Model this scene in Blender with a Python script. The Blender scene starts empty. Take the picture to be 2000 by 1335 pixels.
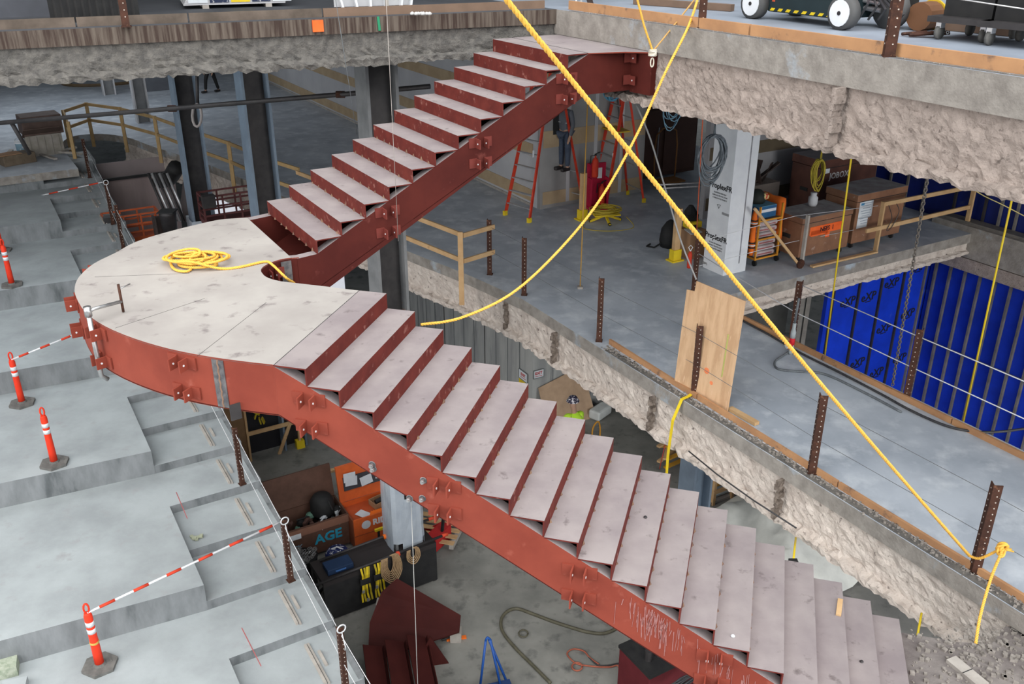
import bpy, bmesh, math, random
from mathutils import Vector, Matrix, noise
random.seed(7)
S = bpy.context.scene
COL = S.collection
# ---------------------------------------------------------------- camera, sky, light, exposure
F_PX = 1800.0; CAMZ = 11.9
TH = math.atan((667 + 165) / F_PX)
cam = bpy.data.cameras.new('camera'); co = bpy.data.objects.new('camera', cam); COL.objects.link(co)
cam.sensor_width = 36; cam.sensor_fit = 'HORIZONTAL'; cam.lens = F_PX / 2000 * 36
co.location = (0, 0, CAMZ); co.rotation_euler = (math.pi / 2 - TH, 0, 0); cam.clip_end = 300; cam.clip_start = .05
S.camera = co
w = bpy.data.worlds.new('sky'); S.world = w; w.use_nodes = True
w.node_tree.nodes['Background'].inputs[0].default_value = (.80, .90, 1.0, 1)
w.node_tree.nodes['Background'].inputs[1].default_value = .45
S.view_settings.view_transform = 'Standard'; S.view_settings.look = 'None'
S.view_settings.gamma = 1; S.view_settings.use_curve_mapping = False; S.view_settings.exposure = 0.35
try: S.cycles.max_bounces = 6; S.cycles.diffuse_bounces = 3; S.cycles.transparent_max_bounces = 12
except Exception: pass
def area(name, loc, target, sx, sy, e, col):
    l = bpy.data.lights.new(name, 'AREA'); l.shape = 'RECTANGLE'; l.size = sx; l.size_y = sy; l.energy = e; l.color = col
    o = bpy.data.objects.new(name, l); COL.objects.link(o); o.location = loc
    o.rotation_euler = (Vector(target) - Vector(loc)).to_track_quat('-Z', 'Y').to_euler(); return o
# tall glazed facade behind and left of the viewer
area('facade_daylight', (-21, 0, 13), (0, 10, 6), 16, 10, 2900, (1, .95, .91))
HALL = Vector((.73 + .861 * 5 + .508 * 22, 13.96 + .508 * 5 - .861 * 22, 8.6)); HALL_T = Vector((.73 + .861 * 6 - .508 * 1, 13.96 + .508 * 6 + .861 * 1, 6.4))
# hazy daylight through the skylight above the atrium
su = bpy.data.lights.new('skylight_sun', 'SUN'); su.energy = 4.5; su.angle = 1.7; su.color = (1, .99, .97)
so = bpy.data.objects.new('skylight_sun', su); COL.objects.link(so); so.rotation_euler = Vector((-.16, .62, -1)).to_track_quat('-Z', 'Y').to_euler()
# daylight from the open end of the hall to the right of the viewer
area('hall_end_daylight', tuple(HALL), tuple(HALL_T), 8, 5, 1100, (1, .98, .96))
# unseen fill lights added under the slabs to brighten the far areas
area('fill_light', (-16, 33, 10.2), (-16, 33, 5), 8, 6, 190, (.9, .95, 1))
area('fill_light', (-12, 17, 10.2), (-12, 18, 5), 9, 6, 420, (.93, .97, 1))
area('fill_light', (-2, 32, 10.2), (-2, 32, 5), 5, 5, 90, (.95, .97, 1))
# ---------------------------------------------------------------- placing helpers
cT, sT = math.cos(TH), math.sin(TH)
def ray(px, py):
    a = (px - 1000) / F_PX; b = (py - 667) / F_PX
    return Vector((a, cT - b * sT, -sT - b * cT))
def W(px, py, z):
    d = ray(px, py); return d * ((z - CAMZ) / d.z) + Vector((0, 0, CAMZ))
def Dp(px, py, dep): return ray(px, py) * dep + Vector((0, 0, CAMZ))
UA = math.atan2(.508, .861)
uu = Vector((math.cos(UA), math.sin(UA), 0)); vv = Vector((math.sin(UA), -math.cos(UA), 0)); C0 = Vector((.73, 13.96, 0))
def G(u, v, z=0): return C0 + uu * u + vv * v + Vector((0, 0, z))
def GV(px, py, v):
    d = ray(px, py); o = Vector((0, 0, CAMZ)); n = vv
    t = (v - (o - C0).dot(n)) / d.dot(n); return o + d * t
def GU(px, py, u):
    d = ray(px, py); o = Vector((0, 0, CAMZ)); n = uu
    t = (u - (o - C0).dot(n)) / d.dot(n); return o + d * t
def uvof(p): q = Vector((p[0], p[1], 0)) - C0; return q.dot(uu), q.dot(vv)
# ---------------------------------------------------------------- materials
MATS = {}
def M(name, c, c2=None, scale=4, rough=.7, metal=0, bump=0, bscale=30, stretch=(1, 1, 1), fac=(.35, .65), emit=0, alpha=None, c3=None, s3=1.2, f3=(.5, .6), trans=0):
    if name in MATS: return MATS[name]
    m = bpy.data.materials.new(name); m.use_nodes = True; nt = m.node_tree; b = nt.nodes['Principled BSDF']
    b.inputs['Roughness'].default_value = rough; b.inputs['Metallic'].default_value = metal
    b.inputs['Specular IOR Level'].default_value = .35 if 'red' not in name else .12
    tc = nt.nodes.new('ShaderNodeTexCoord'); mp = nt.nodes.new('ShaderNodeMapping'); mp.inputs['Scale'].default_value = stretch
    nt.links.new(tc.outputs['Object'], mp.inputs[0])
    def nz(sc, det=5):
        n = nt.nodes.new('ShaderNodeTexNoise'); n.inputs['Scale'].default_value = sc; n.inputs['Detail'].default_value = det; n.inputs['Roughness'].default_value = .6
        nt.links.new(mp.outputs[0], n.inputs['Vector']); return n
    def mixc(a, bcol, n, f):
        r = nt.nodes.new('ShaderNodeMapRange'); r.inputs[1].default_value = f[0]; r.inputs[2].default_value = f[1]; nt.links.new(n.outputs[0], r.inputs[0])
        x = nt.nodes.new('ShaderNodeMix'); x.data_type = 'RGBA'; nt.links.new(r.outputs[0], x.inputs[0])
        if isinstance(a, tuple): x.inputs[6].default_value = a + (1,)
        else: nt.links.new(a, x.inputs[6])
        x.inputs[7].default_value = bcol + (1,); return x.outputs[2]
    out = c
    if c2 is None: c2 = tuple(k * .82 for k in c)
    out = mixc(c, c2, nz(scale), fac)
    if c3: out = mixc(out, c3, nz(s3, 8), f3)
    nt.links.new(out, b.inputs['Base Color'])
    if bump:
        n = nz(bscale, 6); bp = nt.nodes.new('ShaderNodeBump'); bp.inputs['Strength'].default_value = bump; bp.inputs['Distance'].default_value = .02
        nt.links.new(n.outputs[0], bp.inputs['Height']); nt.links.new(bp.outputs[0], b.inputs['Normal'])
    if emit:
        b.inputs['Emission Color'].default_value = c + (1,); b.inputs['Emission Strength'].default_value = emit
    if alpha is not None: b.inputs['Alpha'].default_value = alpha
    if trans: b.inputs['Transmission Weight'].default_value = trans
    MATS[name] = m; return m
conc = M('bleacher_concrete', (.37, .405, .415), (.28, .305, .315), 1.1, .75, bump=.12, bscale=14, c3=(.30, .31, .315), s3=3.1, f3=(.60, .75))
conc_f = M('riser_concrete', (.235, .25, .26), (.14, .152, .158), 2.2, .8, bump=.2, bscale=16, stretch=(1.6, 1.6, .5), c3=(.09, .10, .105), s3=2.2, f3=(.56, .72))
walk = M('walkway_concrete', (.50, .545, .60), (.35, .39, .445), .9, .5, bump=.06, bscale=20, c3=(.62, .66, .70), s3=2.4, f3=(.50, .72))
floorc = M('mid_concrete', (.17, .19, .225), (.11, .125, .15), .5, .45, bump=.05, c3=(.30, .32, .36), s3=.35, f3=(.48, .72))
upfl = M('upper_concrete', (.30, .34, .40), (.22, .25, .30), .8, .5, bump=.05)
ground = M('ground_concrete', (.28, .275, .25), (.18, .18, .165), .9, .7, bump=.1, bscale=12, c3=(.10, .10, .095), s3=2.6, f3=(.54, .72))
edgec = M('slab_edge_concrete', (.33, .305, .275), (.22, .20, .18), 5, .9, bump=.5, bscale=30, c3=(.36, .41, .46), s3=1.4, f3=(.58, .68))
rustedge = M('stained_slab_edge', (.045, .028, .022), (.13, .105, .085), 3, .85, bump=.3, stretch=(6, 6, .35), fac=(.40, .62))
fire = M('fireproofing', (.42, .35, .31), (.30, .25, .22), 9, .95, bump=1.0, bscale=45, c3=(.15, .12, .105), s3=16, f3=(.58, .70))
fire2 = M('pale_fireproofing', (.66, .59, .53), (.52, .45, .40), 6, .95, bump=.9, bscale=40, c3=(.16, .13, .115), s3=13, f3=(.60, .70))
fire3 = M('grey_fireproofing', (.17, .16, .145), (.10, .095, .09), 12, .95, bump=1.0, bscale=50)
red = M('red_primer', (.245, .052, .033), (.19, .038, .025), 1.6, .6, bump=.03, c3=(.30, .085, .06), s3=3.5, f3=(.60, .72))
redd = M('shaded_red_primer', (.085, .016, .012), (.06, .011, .009), 2, .65, c3=(.15, .04, .032), s3=4, f3=(.6, .7))  # darker copy of the red, with the stringers' shade put into the colour
riserm = M('riser_red', (.135, .026, .020), (.095, .018, .015), 5, .65, c3=(.28, .12, .10), s3=9, f3=(.60, .72))
dust = M('dusty_plate', (.30, .262, .258), (.235, .20, .205), 2.2, .8, bump=.05, bscale=30, c3=(.14, .115, .115), s3=7, f3=(.61, .74))
dust2 = M('scuffed_landing_plate', (.385, .36, .335), (.315, .29, .272), 1.2, .75, bump=.04, c3=(.15, .125, .125), s3=4.2, f3=(.585, .74))
weld = M('ground_weld_steel', (.10, .10, .11), (.22, .21, .21), 14, .4, .6)
steel = M('blue_grey_steel', (.20, .26, .33), (.14, .18, .23), 1.5, .5, .1)
steelt = M('dusty_grey_steel', (.23, .235, .24), (.15, .155, .16), 2, .6, .1, c3=(.28, .12, .06), s3=1.5, f3=(.66, .7))
dsteel = M('dark_steel', (.035, .033, .035), (.06, .055, .055), 3, .55, .4)
brownst = M('brown_steel', (.055, .035, .03), (.03, .022, .02), 3, .6, .2)
rust = M('rusty_angle', (.085, .035, .022), (.045, .02, .014), 9, .75, .3, bump=.2, c3=(.2, .09, .05), s3=14, f3=(.6, .7))
chrome = M('worn_steel', (.5, .5, .5), (.3, .3, .3), 10, .35, .8)
wood = M('lumber', (.60, .40, .21), (.50, .31, .15), 3, .75, stretch=(1, 1, 1), bump=.05, c3=(.36, .2, .09), s3=5, f3=(.64, .72))
woodo = M('kickboard_lumber', (.50, .27, .13), (.38, .20, .10), 2.2, .8, bump=.08, c3=(.20, .12, .08), s3=4, f3=(.60, .7))
woodg = M('grey_lumber', (.46, .43, .39), (.34, .31, .28), 4, .85, bump=.1)
ply = M('plywood_face', (.64, .42, .25), (.52, .32, .18), 3, .75, stretch=(3, 3, .5), fac=(.42, .6), c3=(.72, .50, .33), s3=6, f3=(.6, .7))
yrope = M('yellow_rope', (.82, .48, .08), (.70, .38, .06), 40, .7)
yel = M('yellow_plastic', (.80, .60, .02), (.7, .5, .02), 5, .5)
ylad = M('yellow_fitting', (.62, .42, .02), (.5, .33, .02), 5, .5)
lred = M('ladder_red', (.62, .06, .03), (.5, .04, .02), 5, .45)
alu = M('aluminium', (.55, .55, .55), (.4, .4, .42), 8, .35, .6)
coner = M('orange_red_plastic', (.80, .055, .025), (.72, .045, .02), 6, .4)
white = M('white_wrap', (.80, .82, .84), (.72, .74, .77), 3, .45)
refl = M('reflective_white', (.75, .78, .8), (.6, .63, .66), 20, .4)
rubber = M('black_rubber', (.10, .10, .095), (.16, .155, .145), 9, .8)
black = M('black_matte', (.012, .012, .013), (.02, .02, .02), 6, .7)
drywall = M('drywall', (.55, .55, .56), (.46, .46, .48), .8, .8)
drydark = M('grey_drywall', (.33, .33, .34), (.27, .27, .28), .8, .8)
tan = M('tan_joint_compound', (.50, .38, .24), (.42, .31, .19), 2, .85)
blue = M('blue_sheathing', (.006, .045, .60), (.004, .03, .42), 1.4, .5, c3=(.05, .10, .5), s3=2.4, f3=(.66, .78))
blued = M('dark_blue_sheathing', (.008, .022, .20), (.005, .014, .13), 1.2, .5, c3=(.05, .06, .15), s3=2, f3=(.6, .72))
stud = M('galvanised_stud', (.24, .225, .205), (.16, .15, .14), 4, .6, .3)
conwall = M('formed_concrete_wall', (.42, .43, .42), (.30, .31, .31), 1.6, .8, stretch=(1.5, 1.5, .25), bump=.1, fac=(.4, .62), c3=(.20, .21, .215), s3=1.8, f3=(.58, .7))
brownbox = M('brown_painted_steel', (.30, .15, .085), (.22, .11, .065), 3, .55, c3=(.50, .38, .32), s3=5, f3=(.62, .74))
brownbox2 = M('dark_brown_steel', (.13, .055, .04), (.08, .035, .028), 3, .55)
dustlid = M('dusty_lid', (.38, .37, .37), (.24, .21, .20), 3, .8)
orange = M('orange_painted_steel', (.74, .14, .03), (.62, .11, .025), 4, .5)
spray = M('orange_spray_paint', (.95, .16, .03), (.85, .12, .02), 6, .7)
paper = M('paper', (.72, .76, .80), (.62, .66, .70), 4, .8)
ink = M('black_ink', (.012, .012, .015), None, 4, .7)
inkr = M('red_ink', (.5, .03, .03), None, 4, .7)
inkb = M('dark_blue_ink', (.005, .012, .10), None, 4, .7)
cyan = M('cyan_spray', (.03, .38, .55), (.03, .3, .45), 5, .7)
card = M('cardboard', (.38, .22, .12), (.31, .18, .10), 3, .85)
pvc = M('grey_cable', (.16, .18, .19), (.10, .11, .12), 8, .5)
bcable = M('blue_cable', (.16, .28, .36), (.10, .2, .27), 8, .5)
dcable = M('black_cable', (.03, .03, .035), (.05, .05, .05), 8, .5)
oliv = M('olive_hose', (.12, .11, .075), (.08, .075, .05), 8, .6)
rcable = M('red_hose', (.42, .13, .08), (.3, .09, .06), 8, .6)
whitec = M('white_cable', (.75, .76, .78), None, 8, .5)
plastic = M('clear_plastic_sheet', (.72, .80, .88), (.60, .68, .78), 3, .25, alpha=.55, bump=.6, bscale=7)
tarp = M('grey_tarp', (.42, .43, .41), (.33, .34, .33), 2, .6, bump=.4, bscale=4)
wsheet = M('white_sheeting', (.70, .72, .78), (.60, .62, .68), 2, .6)
brsheet = M('brown_dusty_sheet', (.30, .235, .225), (.21, .165, .16), .7, .8, stretch=(2, 2, .3), fac=(.4, .7))
hivis = M('hi_vis_fabric', (.55, .90, .05), (.5, .8, .05), 5, .8)
hoodie = M('orange_fabric', (.95, .20, .02), (.8, .16, .02), 5, .85)
denim = M('denim', (.07, .09, .13), (.05, .065, .1), 12, .9)
skin = M('skin', (.50, .30, .21), None, 5, .6)
skullw = M('patterned_helmet', (.03, .025, .06), (.75, .72, .75), 22, .4, fac=(.50, .56))
bluep = M('blue_painted_steel', (.015, .08, .32), (.01, .06, .26), 5, .45)
debris = M('concrete_rubble', (.34, .31, .28), (.2, .18, .16), 10, .95)
green = M('green_tape', (.02, .25, .12), None, 5, .6)
glass = M('clear_acrylic', (.6, .75, .7), None, 5, .1, alpha=.22)
bag = M('paper_sack', (.55, .50, .50), (.45, .35, .36), 6, .85)
rtop = M('ridge_dark', (.03, .03, .03), None, 5, .8)
# ---------------------------------------------------------------- mesh helpers
class MB:
    def __init__(s): s.v = []; s.f = []; s.m = []
    def add(s, vs, fs, mi=0):
        n = len(s.v); s.v += [tuple(p) for p in vs]; s.f += [tuple(i + n for i in f) for f in fs]; s.m += [mi] * len(fs)
    def box(s, c, d, rz=0, mi=0, R=None, top=None):
        hx, hy, hz = d[0] / 2, d[1] / 2, d[2] / 2
        Q = R if R is not None else Matrix.Rotation(rz, 3, 'Z'); c = Vector(c)
        P = [c + Q @ Vector((x * hx, y * hy, z * hz)) for z in (-1, 1) for x, y in ((-1, -1), (1, -1), (1, 1), (-1, 1))]
        s.add(P, [(3, 2, 1, 0), (0, 1, 5, 4), (1, 2, 6, 5), (2, 3, 7, 6), (3, 0, 4, 7)], mi); n = len(s.v)
        s.f.append((n - 4, n - 3, n - 2, n - 1)); s.m.append(mi if top is None else top)
    def bar(s, a, b, w, h, up=(0, 0, 1), mi=0):
        a = Vector(a); b = Vector(b); d = b - a; L = d.length
        if L < 1e-6: return
        x = d / L; y = Vector(up).cross(x)
        if y.length < 1e-3: y = Vector((1, 0, 0)).cross(x)
        y.normalize(); z = x.cross(y); R = Matrix((x, y, z)).transposed()
        s.box((a + b) / 2, (L, w, h), mi=mi, R=R)
    def tube(s, pts, r, n=6, mi=0, closed=False, cap=True):
        pts = [Vector(p) for p in pts]; N = len(pts); base = len(s.v); prev = None
        rr = r if isinstance(r, (list, tuple)) else [r] * N
        for i, p in enumerate(pts):
            if closed: t = pts[(i + 1) % N] - pts[i - 1]
            else: t = pts[min(i + 1, N - 1)] - pts[max(i - 1, 0)]
            if t.length < 1e-9: t = Vector((0, 0, 1))
            t.normalize()
            if prev is None:
                a = Vector((0, 0, 1)) if abs(t.z) < .9 else Vector((1, 0, 0)); nx = t.cross(a).normalized()
            else:
                nx = prev - t * prev.dot(t); nx = nx.normalized() if nx.length > 1e-6 else prev
            prev = nx; ny = t.cross(nx)
            for k in range(n):
                an = 2 * math.pi * k / n; s.v.append(tuple(p + (nx * math.cos(an) + ny * math.sin(an)) * rr[i]))
        M_ = N if closed else N - 1
        for i in range(M_):
            for k in range(n):
                a = base + i * n + k; b = base + i * n + (k + 1) % n; j = (i + 1) % N
                s.f.append((a, b, base + j * n + (k + 1) % n, base + j * n + k)); s.m.append(mi)
        if cap and not closed:
            s.f.append(tuple(base + k for k in range(n))[::-1]); s.f.append(tuple(base + (N - 1) * n + k for k in range(n))); s.m += [mi, mi]
    def cyl(s, a, b, r, n=10, mi=0, r2=None): s.tube([a, b], [r, r if r2 is None else r2], n, mi)
    def lathe(s, c, prof, n=14, mi=0, ax=None):
        c = Vector(c); base = len(s.v); Q = ax or Matrix.Identity(3)
        for r, z in prof:
            for k in range(n):
                a = 2 * math.pi * k / n; s.v.append(tuple(c + Q @ Vector((r * math.cos(a), r * math.sin(a), z))))
        for i in range(len(prof) - 1):
            for k in range(n):
                a = base + i * n + k; b = base + i * n + (k + 1) % n
                s.f.append((a, b, b + n, a + n)); s.m.append(mi)
        s.f.append(tuple(base + k for k in range(n))[::-1]); s.f.append(tuple(base + (len(prof) - 1) * n + k for k in range(n))); s.m += [mi, mi]
    def prism(s, poly, z0, z1, mi=0, side=None):
        n = len(poly); z0s = z0 if isinstance(z0, list) else [z0] * n; z1s = z1 if isinstance(z1, list) else [z1] * n
        base = len(s.v); s.v += [(p[0], p[1], z0s[i]) for i, p in enumerate(poly)] + [(p[0], p[1], z1s[i]) for i, p in enumerate(poly)]
        ar = sum(poly[i][0] * poly[(i + 1) % n][1] - poly[(i + 1) % n][0] * poly[i][1] for i in range(n))
        idx = list(range(n)) if ar > 0 else list(range(n))[::-1]
        s.f.append(tuple(base + i for i in idx[::-1])); s.f.append(tuple(base + n + i for i in idx)); s.m += [mi, mi]
        for q in range(n):
            a = idx[q]; b = idx[(q + 1) % n]; s.f.append((base + a, base + b, base + n + b, base + n + a)); s.m.append(mi if side is None else side)
    def mesh(s, name, mats, smooth=False):
        me = bpy.data.meshes.new(name); me.from_pydata(s.v, [], s.f); me.validate()
        for m in (mats if isinstance(mats, (list, tuple)) else [mats]): me.materials.append(m)
        if len(me.polygons) == len(s.m): me.polygons.foreach_set('material_index', s.m)
        if smooth: me.polygons.foreach_set('use_smooth', [True] * len(me.polygons))
        me.update(); return me
    def build(s, name, mats, parent=None, smooth=False):
        o = bpy.data.objects.new(name, s.mesh(name, mats, smooth)); COL.objects.link(o)
        if parent is not None: o.parent = parent
        return o
def tag(o, label=None, cat=None, group=None, kind=None):
    if label: o['label'] = label
    if cat: o['category'] = cat
    if group: o['group'] = group
    if kind: o['kind'] = kind
    return o
def E(name, label, cat, loc=(0, 0, 0), rz=0, group=None):
    o = bpy.data.objects.new(name, None); COL.objects.link(o); o.location = loc; o.rotation_euler = (0, 0, rz); o.empty_display_size = .2
    return tag(o, label, cat, group)
def box(name, c, d, m, parent=None, rz=0, R=None, top=None, bev=0):
    b = MB(); b.box(c, d, rz, R=R, top=(1 if top else None)); o = b.build(name, [m, top] if top else m, parent)
    if bev: md = o.modifiers.new('b', 'BEVEL'); md.width = bev; md.segments = 2
    return o
def bar(name, a, b, w_, h_, m, parent=None, up=(0, 0, 1)):
    q = MB(); q.bar(a, b, w_, h_, up); return q.build(name, m, parent)
def tube(name, pts, r, m, parent=None, n=6, closed=False):
    q = MB(); q.tube(pts, r, n, closed=closed); return q.build(name, m, parent, True)
def dup(o, parent=None, **k):
    c = o.copy(); COL.objects.link(c); c.parent = parent
    for ch in list(o.children): dup(ch, c)
    return c
def smoothpts(P, n=8):
    P = [Vector(p) for p in P]; out = []
    for i in range(len(P) - 1):
        p0 = P[max(i - 1, 0)]; p1 = P[i]; p2 = P[i + 1]; p3 = P[min(i + 2, len(P) - 1)]
        for k in range(n):
            t = k / n; out.append(.5 * ((2 * p1) + (-p0 + p2) * t + (2 * p0 - 5 * p1 + 4 * p2 - p3) * t * t + (-p0 + 3 * p1 - 3 * p2 + p3) * t ** 3))
    out.append(P[-1]); return out
def twist(name, P, r, m, parent=None, pitch=.09, res=None):
    # laid rope of three strands
    P = [Vector(p) for p in P]; L = sum((P[i + 1] - P[i]).length for i in range(len(P) - 1)); n = max(12, int(L / (pitch / 7))); n = min(n, 1600)
    cum = [0]
    for i in range(len(P) - 1): cum.append(cum[-1] + (P[i + 1] - P[i]).length)
    pts = []; j = 0
    for k in range(n + 1):
        d = L * k / n
        while j < len(P) - 2 and cum[j + 1] < d: j += 1
        t = (d - cum[j]) / max(cum[j + 1] - cum[j], 1e-9); pts.append((P[j].lerp(P[j + 1], min(t, 1)), d))
    q = MB()
    for s_ in range(3):
        line = []; prev = None
        for k, (p, d) in enumerate(pts):
            t = (pts[min(k + 1, n)][0] - pts[max(k - 1, 0)][0]).normalized()
            if prev is None: nx = t.cross(Vector((.3, .2, .9))).normalized()
            else:
                nx = prev - t * prev.dot(t); nx.normalize()
            prev = nx; ny = t.cross(nx); a = 2 * math.pi * (d / pitch + s_ / 3)
            line.append(p + (nx * math.cos(a) + ny * math.sin(a)) * r * .5)
        q.tube(line, r * .56, 5)
    return q.build(name, m, parent, True)
def text(name, s, size, m, parent, loc, R, ext=.001, bold=0):
    cu = bpy.data.curves.new('t', 'FONT'); cu.body = s; cu.size = size; cu.extrude = ext; cu.offset = bold; cu.align_x = 'CENTER'; cu.align_y = 'CENTER'; cu.resolution_u = 2
    t = bpy.data.objects.new('t', cu); COL.objects.link(t); dg = bpy.context.evaluated_depsgraph_get(); dg.update()
    me = bpy.data.meshes.new_from_object(t.evaluated_get(dg)); bpy.data.objects.remove(t)
    me.materials.clear(); me.materials.append(m); o = bpy.data.objects.new(name, me); COL.objects.link(o)
    if parent is not None: o.parent = parent
    o.matrix_local = Matrix.Translation(Vector(loc)) @ R.to_4x4(); return o
def frame(x, y):  # rotation whose X runs along x and Y along y
    x = Vector(x).normalized(); z = x.cross(Vector(y)).normalized(); y = z.cross(x); return Matrix((x, y, z)).transposed()
ZUP = Vector((0, 0, 1))
# ---------------------------------------------------------------- levels
UP = 10.67; TOP = 10.325; LAND = 8.32; MID = 5.35; LOW = 5.09
# ---------------------------------------------------------------- slabs and floors
def gp(L): return [G(*p) for p in L]
q = MB(); q.prism([G(-40, -70), G(40, -70), G(40, 30), G(-40, 30)], -.3, 0); tag(q.build('floor', ground), kind='structure')
MIDEDGE = [(.62, 11), (.62, .1), (.6, -2.2), (.33, -3.87), (-.1, -5.75), (-.6, -8.6), (-1.13, -11.6), (-1.78, -15.1), (-2.3, -17.1), (-2.85, -19.0), (-3.25, -20.6), (-3.9, -21.6), (-4.7, -21.7), (-5.15, -20.9), (-5.25, -19.6), (-5.2, -17.0)]
for i in range(1): pass
walkpoly = [(.62, 11), (.62, -2.2), (3.65, -2.2), (3.65, 11)]
me_ = smoothpts([Vector((a, b, 0)) for a, b in MIDEDGE[2:]], 4)
midpoly = [(p.x, p.y) for p in me_] + [(-40, -17.0), (-40, -60), (11.93, -60), (11.93, -.3), (3.65, -.3), (3.65, 0), (3.65, -2.2)]
midpoly = [(p.x, p.y) for p in me_] + [(-40, -17.0), (-40, -60), (11.93, -60), (11.93, -.3), (3.65, -.3), (3.65, -2.2)]
q = MB(); q.prism(gp(midpoly), MID - .22, MID, 0, 1); tag(q.build('floor', [walk, edgec]), kind='structure')
q = MB(); q.prism(gp(walkpoly), MID - .22, MID, 0, 1); tag(q.build('floor', [walk, edgec]), kind='structure')
# upper floor: left/back piece and right piece
UPR = [(.02, -.2), (.02, 3.9), (.0, 6.9), (-.1, 12)]
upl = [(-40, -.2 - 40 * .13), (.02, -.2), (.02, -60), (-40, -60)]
q = MB(); q.prism(gp(upl), UP - .20, UP, 0, 1); tag(q.build('floor', [M('shaded_upper_concrete', (.075, .08, .09), (.05, .054, .062), 1, .7), rustedge]), kind='structure')  # shade over the upper left floor put into a darker colour
q = MB(); q.prism(gp([(.02, -60)] + UPR + [(16, 12), (16, -60)]), UP - .34, UP, 0, 1); tag(q.build('floor', [upfl, edgec]), kind='structure')
# roof around the skylight
q = MB()
for a, b, c, d in ((-45, 40, -65, -1.0), (9.0, 40, -1.0, 26), (-45, -27, -1.0, 26)):
    q.prism(gp([(a, c), (b, c), (b, d), (a, d)]), 15.6, 15.9)
tag(q.build('ceiling', drydark), kind='structure')
# ---------------------------------------------------------------- fireproofed edge beams
def beam(name, path, z1, z0, m, side=1, amp=.03, flange=.12, step=.05, inset=.05, thick=.25, seed=0):
    # path: plan polyline; the outward side lies to the left (side=1) or right (-1)
    pts = []
    for i in range(len(path) - 1):
        a, b = Vector(path[i]), Vector(path[i + 1]); n = max(1, int((b - a).length / step))
        for k in range(n): pts.append(a.lerp(b, k / n))
    pts.append(Vector(path[-1]))
    prof = []
    H = z1 - z0; nz_ = max(6, int(H / step))
    for k in range(nz_ + 1): prof.append((-inset, z1 - (H - .11) * k / nz_))
    prof += [(-inset + flange * .5, z0 + .095), (-inset + flange, z0 + .08), (-inset + flange, z0 + .04), (-inset + flange * .95, z0), (-inset - thick, z0), (-inset - thick, z1)]
    V = []; Fc = []
    for i, p in enumerate(pts):
        t = (pts[min(i + 1, len(pts) - 1)] - pts[max(i - 1, 0)]).normalized(); nrm = Vector((-t.y, t.x, 0)) * side
        for o_, z in prof:
            c = Vector((p.x, p.y, z)); k = amp
            if z < z0 + .14: k = amp * 1.6
            dn = noise.noise(c * 9 + Vector((seed, 0, 0))) * k + noise.noise(c * 28) * k * .5
            c += nrm * (o_ + dn); c.z += noise.noise(c * 11 + Vector((3, 9, seed))) * (k if z < z0 + .14 else 0)
            V.append(c)
    np_ = len(prof)
    for i in range(len(pts) - 1):
        for k in range(np_ - 1):
            a = i * np_ + k; f = (a, a + 1, a + np_ + 1, a + np_); Fc.append(f if side < 0 else f[::-1])
    Fc.append(tuple(range(np_))); Fc.append(tuple(range(len(V) - np_, len(V)))[::-1])
    b = MB(); b.add(V, Fc); o = b.build(name, m, None, False); tag(o, kind='structure'); return o
b_mid = beam('trim_1', [G(.62, 7.8), G(.62, .1), G(.6, -2.2)] + [G(p.x, p.y) for p in me_[1:34]], MID - .22, MID - .88, fire2, 1, .032, .12, .055, thick=.3)
b_up = beam('trim_2', [G(-.1, 12), G(0, 6.9), G(.02, 3.9), G(.02, .05)], UP - .34, UP - 1.02, fire, 1, .03, .10, .045)
b_upl = beam('trim_3', [G(-16, -.2 - 16 * .13), G(-.0, -.2)], UP - .20, UP - .62, fire3, -1, .03, .1, .05)
b_led = beam('trim_4', [G(3.65, -.3), G(11.8, -.3)], MID - .22, MID - .5, fire2, -1, .02, .08, .07)
b_wr = beam('trim_5', [G(3.65, -.3), G(3.65, 11)], MID - .22, MID - .6, fire2, 1, .02, .1, .12)
b_b2 = beam('trim_6', [G(-2.0, -3.2), G(3, -3.2)], UP - .2, UP - .95, fire3, -1, .03, .12, .08)
# stiffeners on the beams
for vq in (-2.6, -.9, 1.9, 4.6):
    for dv in (0,):
        bb = MB()
        for k in range(9):
            z = MID - .25 - k * .065; p = G(.58, vq, z); j = noise.noise(p * 7) * .02
            bb.box(p - uu * (.015 + .02 * math.sin(k * 1.9)) + vv * j * 1.6, (.11, .045 + .02 * math.sin(k * 2.7), .075), UA + .3 * math.sin(k * 2.3), R=Matrix.Rotation(.3 * math.sin(k * 4.1), 3, 'X') @ Matrix.Rotation(UA, 3, 'Z'))
        bb.build('stiffener', M('cavity_shade', (.11, .085, .07), (.30, .25, .21), 14, .95, bump=.8), b_mid)  # dark colour stands in for shade in ragged cavities
for vq in (5.15,):
    bb = MB()
    for k in range(8): bb.box(G(-.06, vq + .02 * math.sin(k * 1.7), UP - .38 - k * .073), (.14, .05, .08), UA)
    bb.build('stiffener', fire, b_up)
for px_, py_ in ((850, 540), (880, 560), (1140, 640)):
    pass
# orange mark on the stained slab edge
def upedge(u): return -.2 + .13 * u
pm = GV(645, 53, -.2 - .3); 
o = MB(); um, vm = uvof(W(645, 43, UP)); o.prism([G(um - .07, upedge(um) + .012), G(um + .07, upedge(um) + .03), G(um + .07, upedge(um) - .01), G(um - .07, upedge(um) - .02)], UP - .16, UP - .015)
tag(o.build('paint_mark', spray), 'bright orange spray mark on the stained upper slab edge', 'paint mark')
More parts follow.
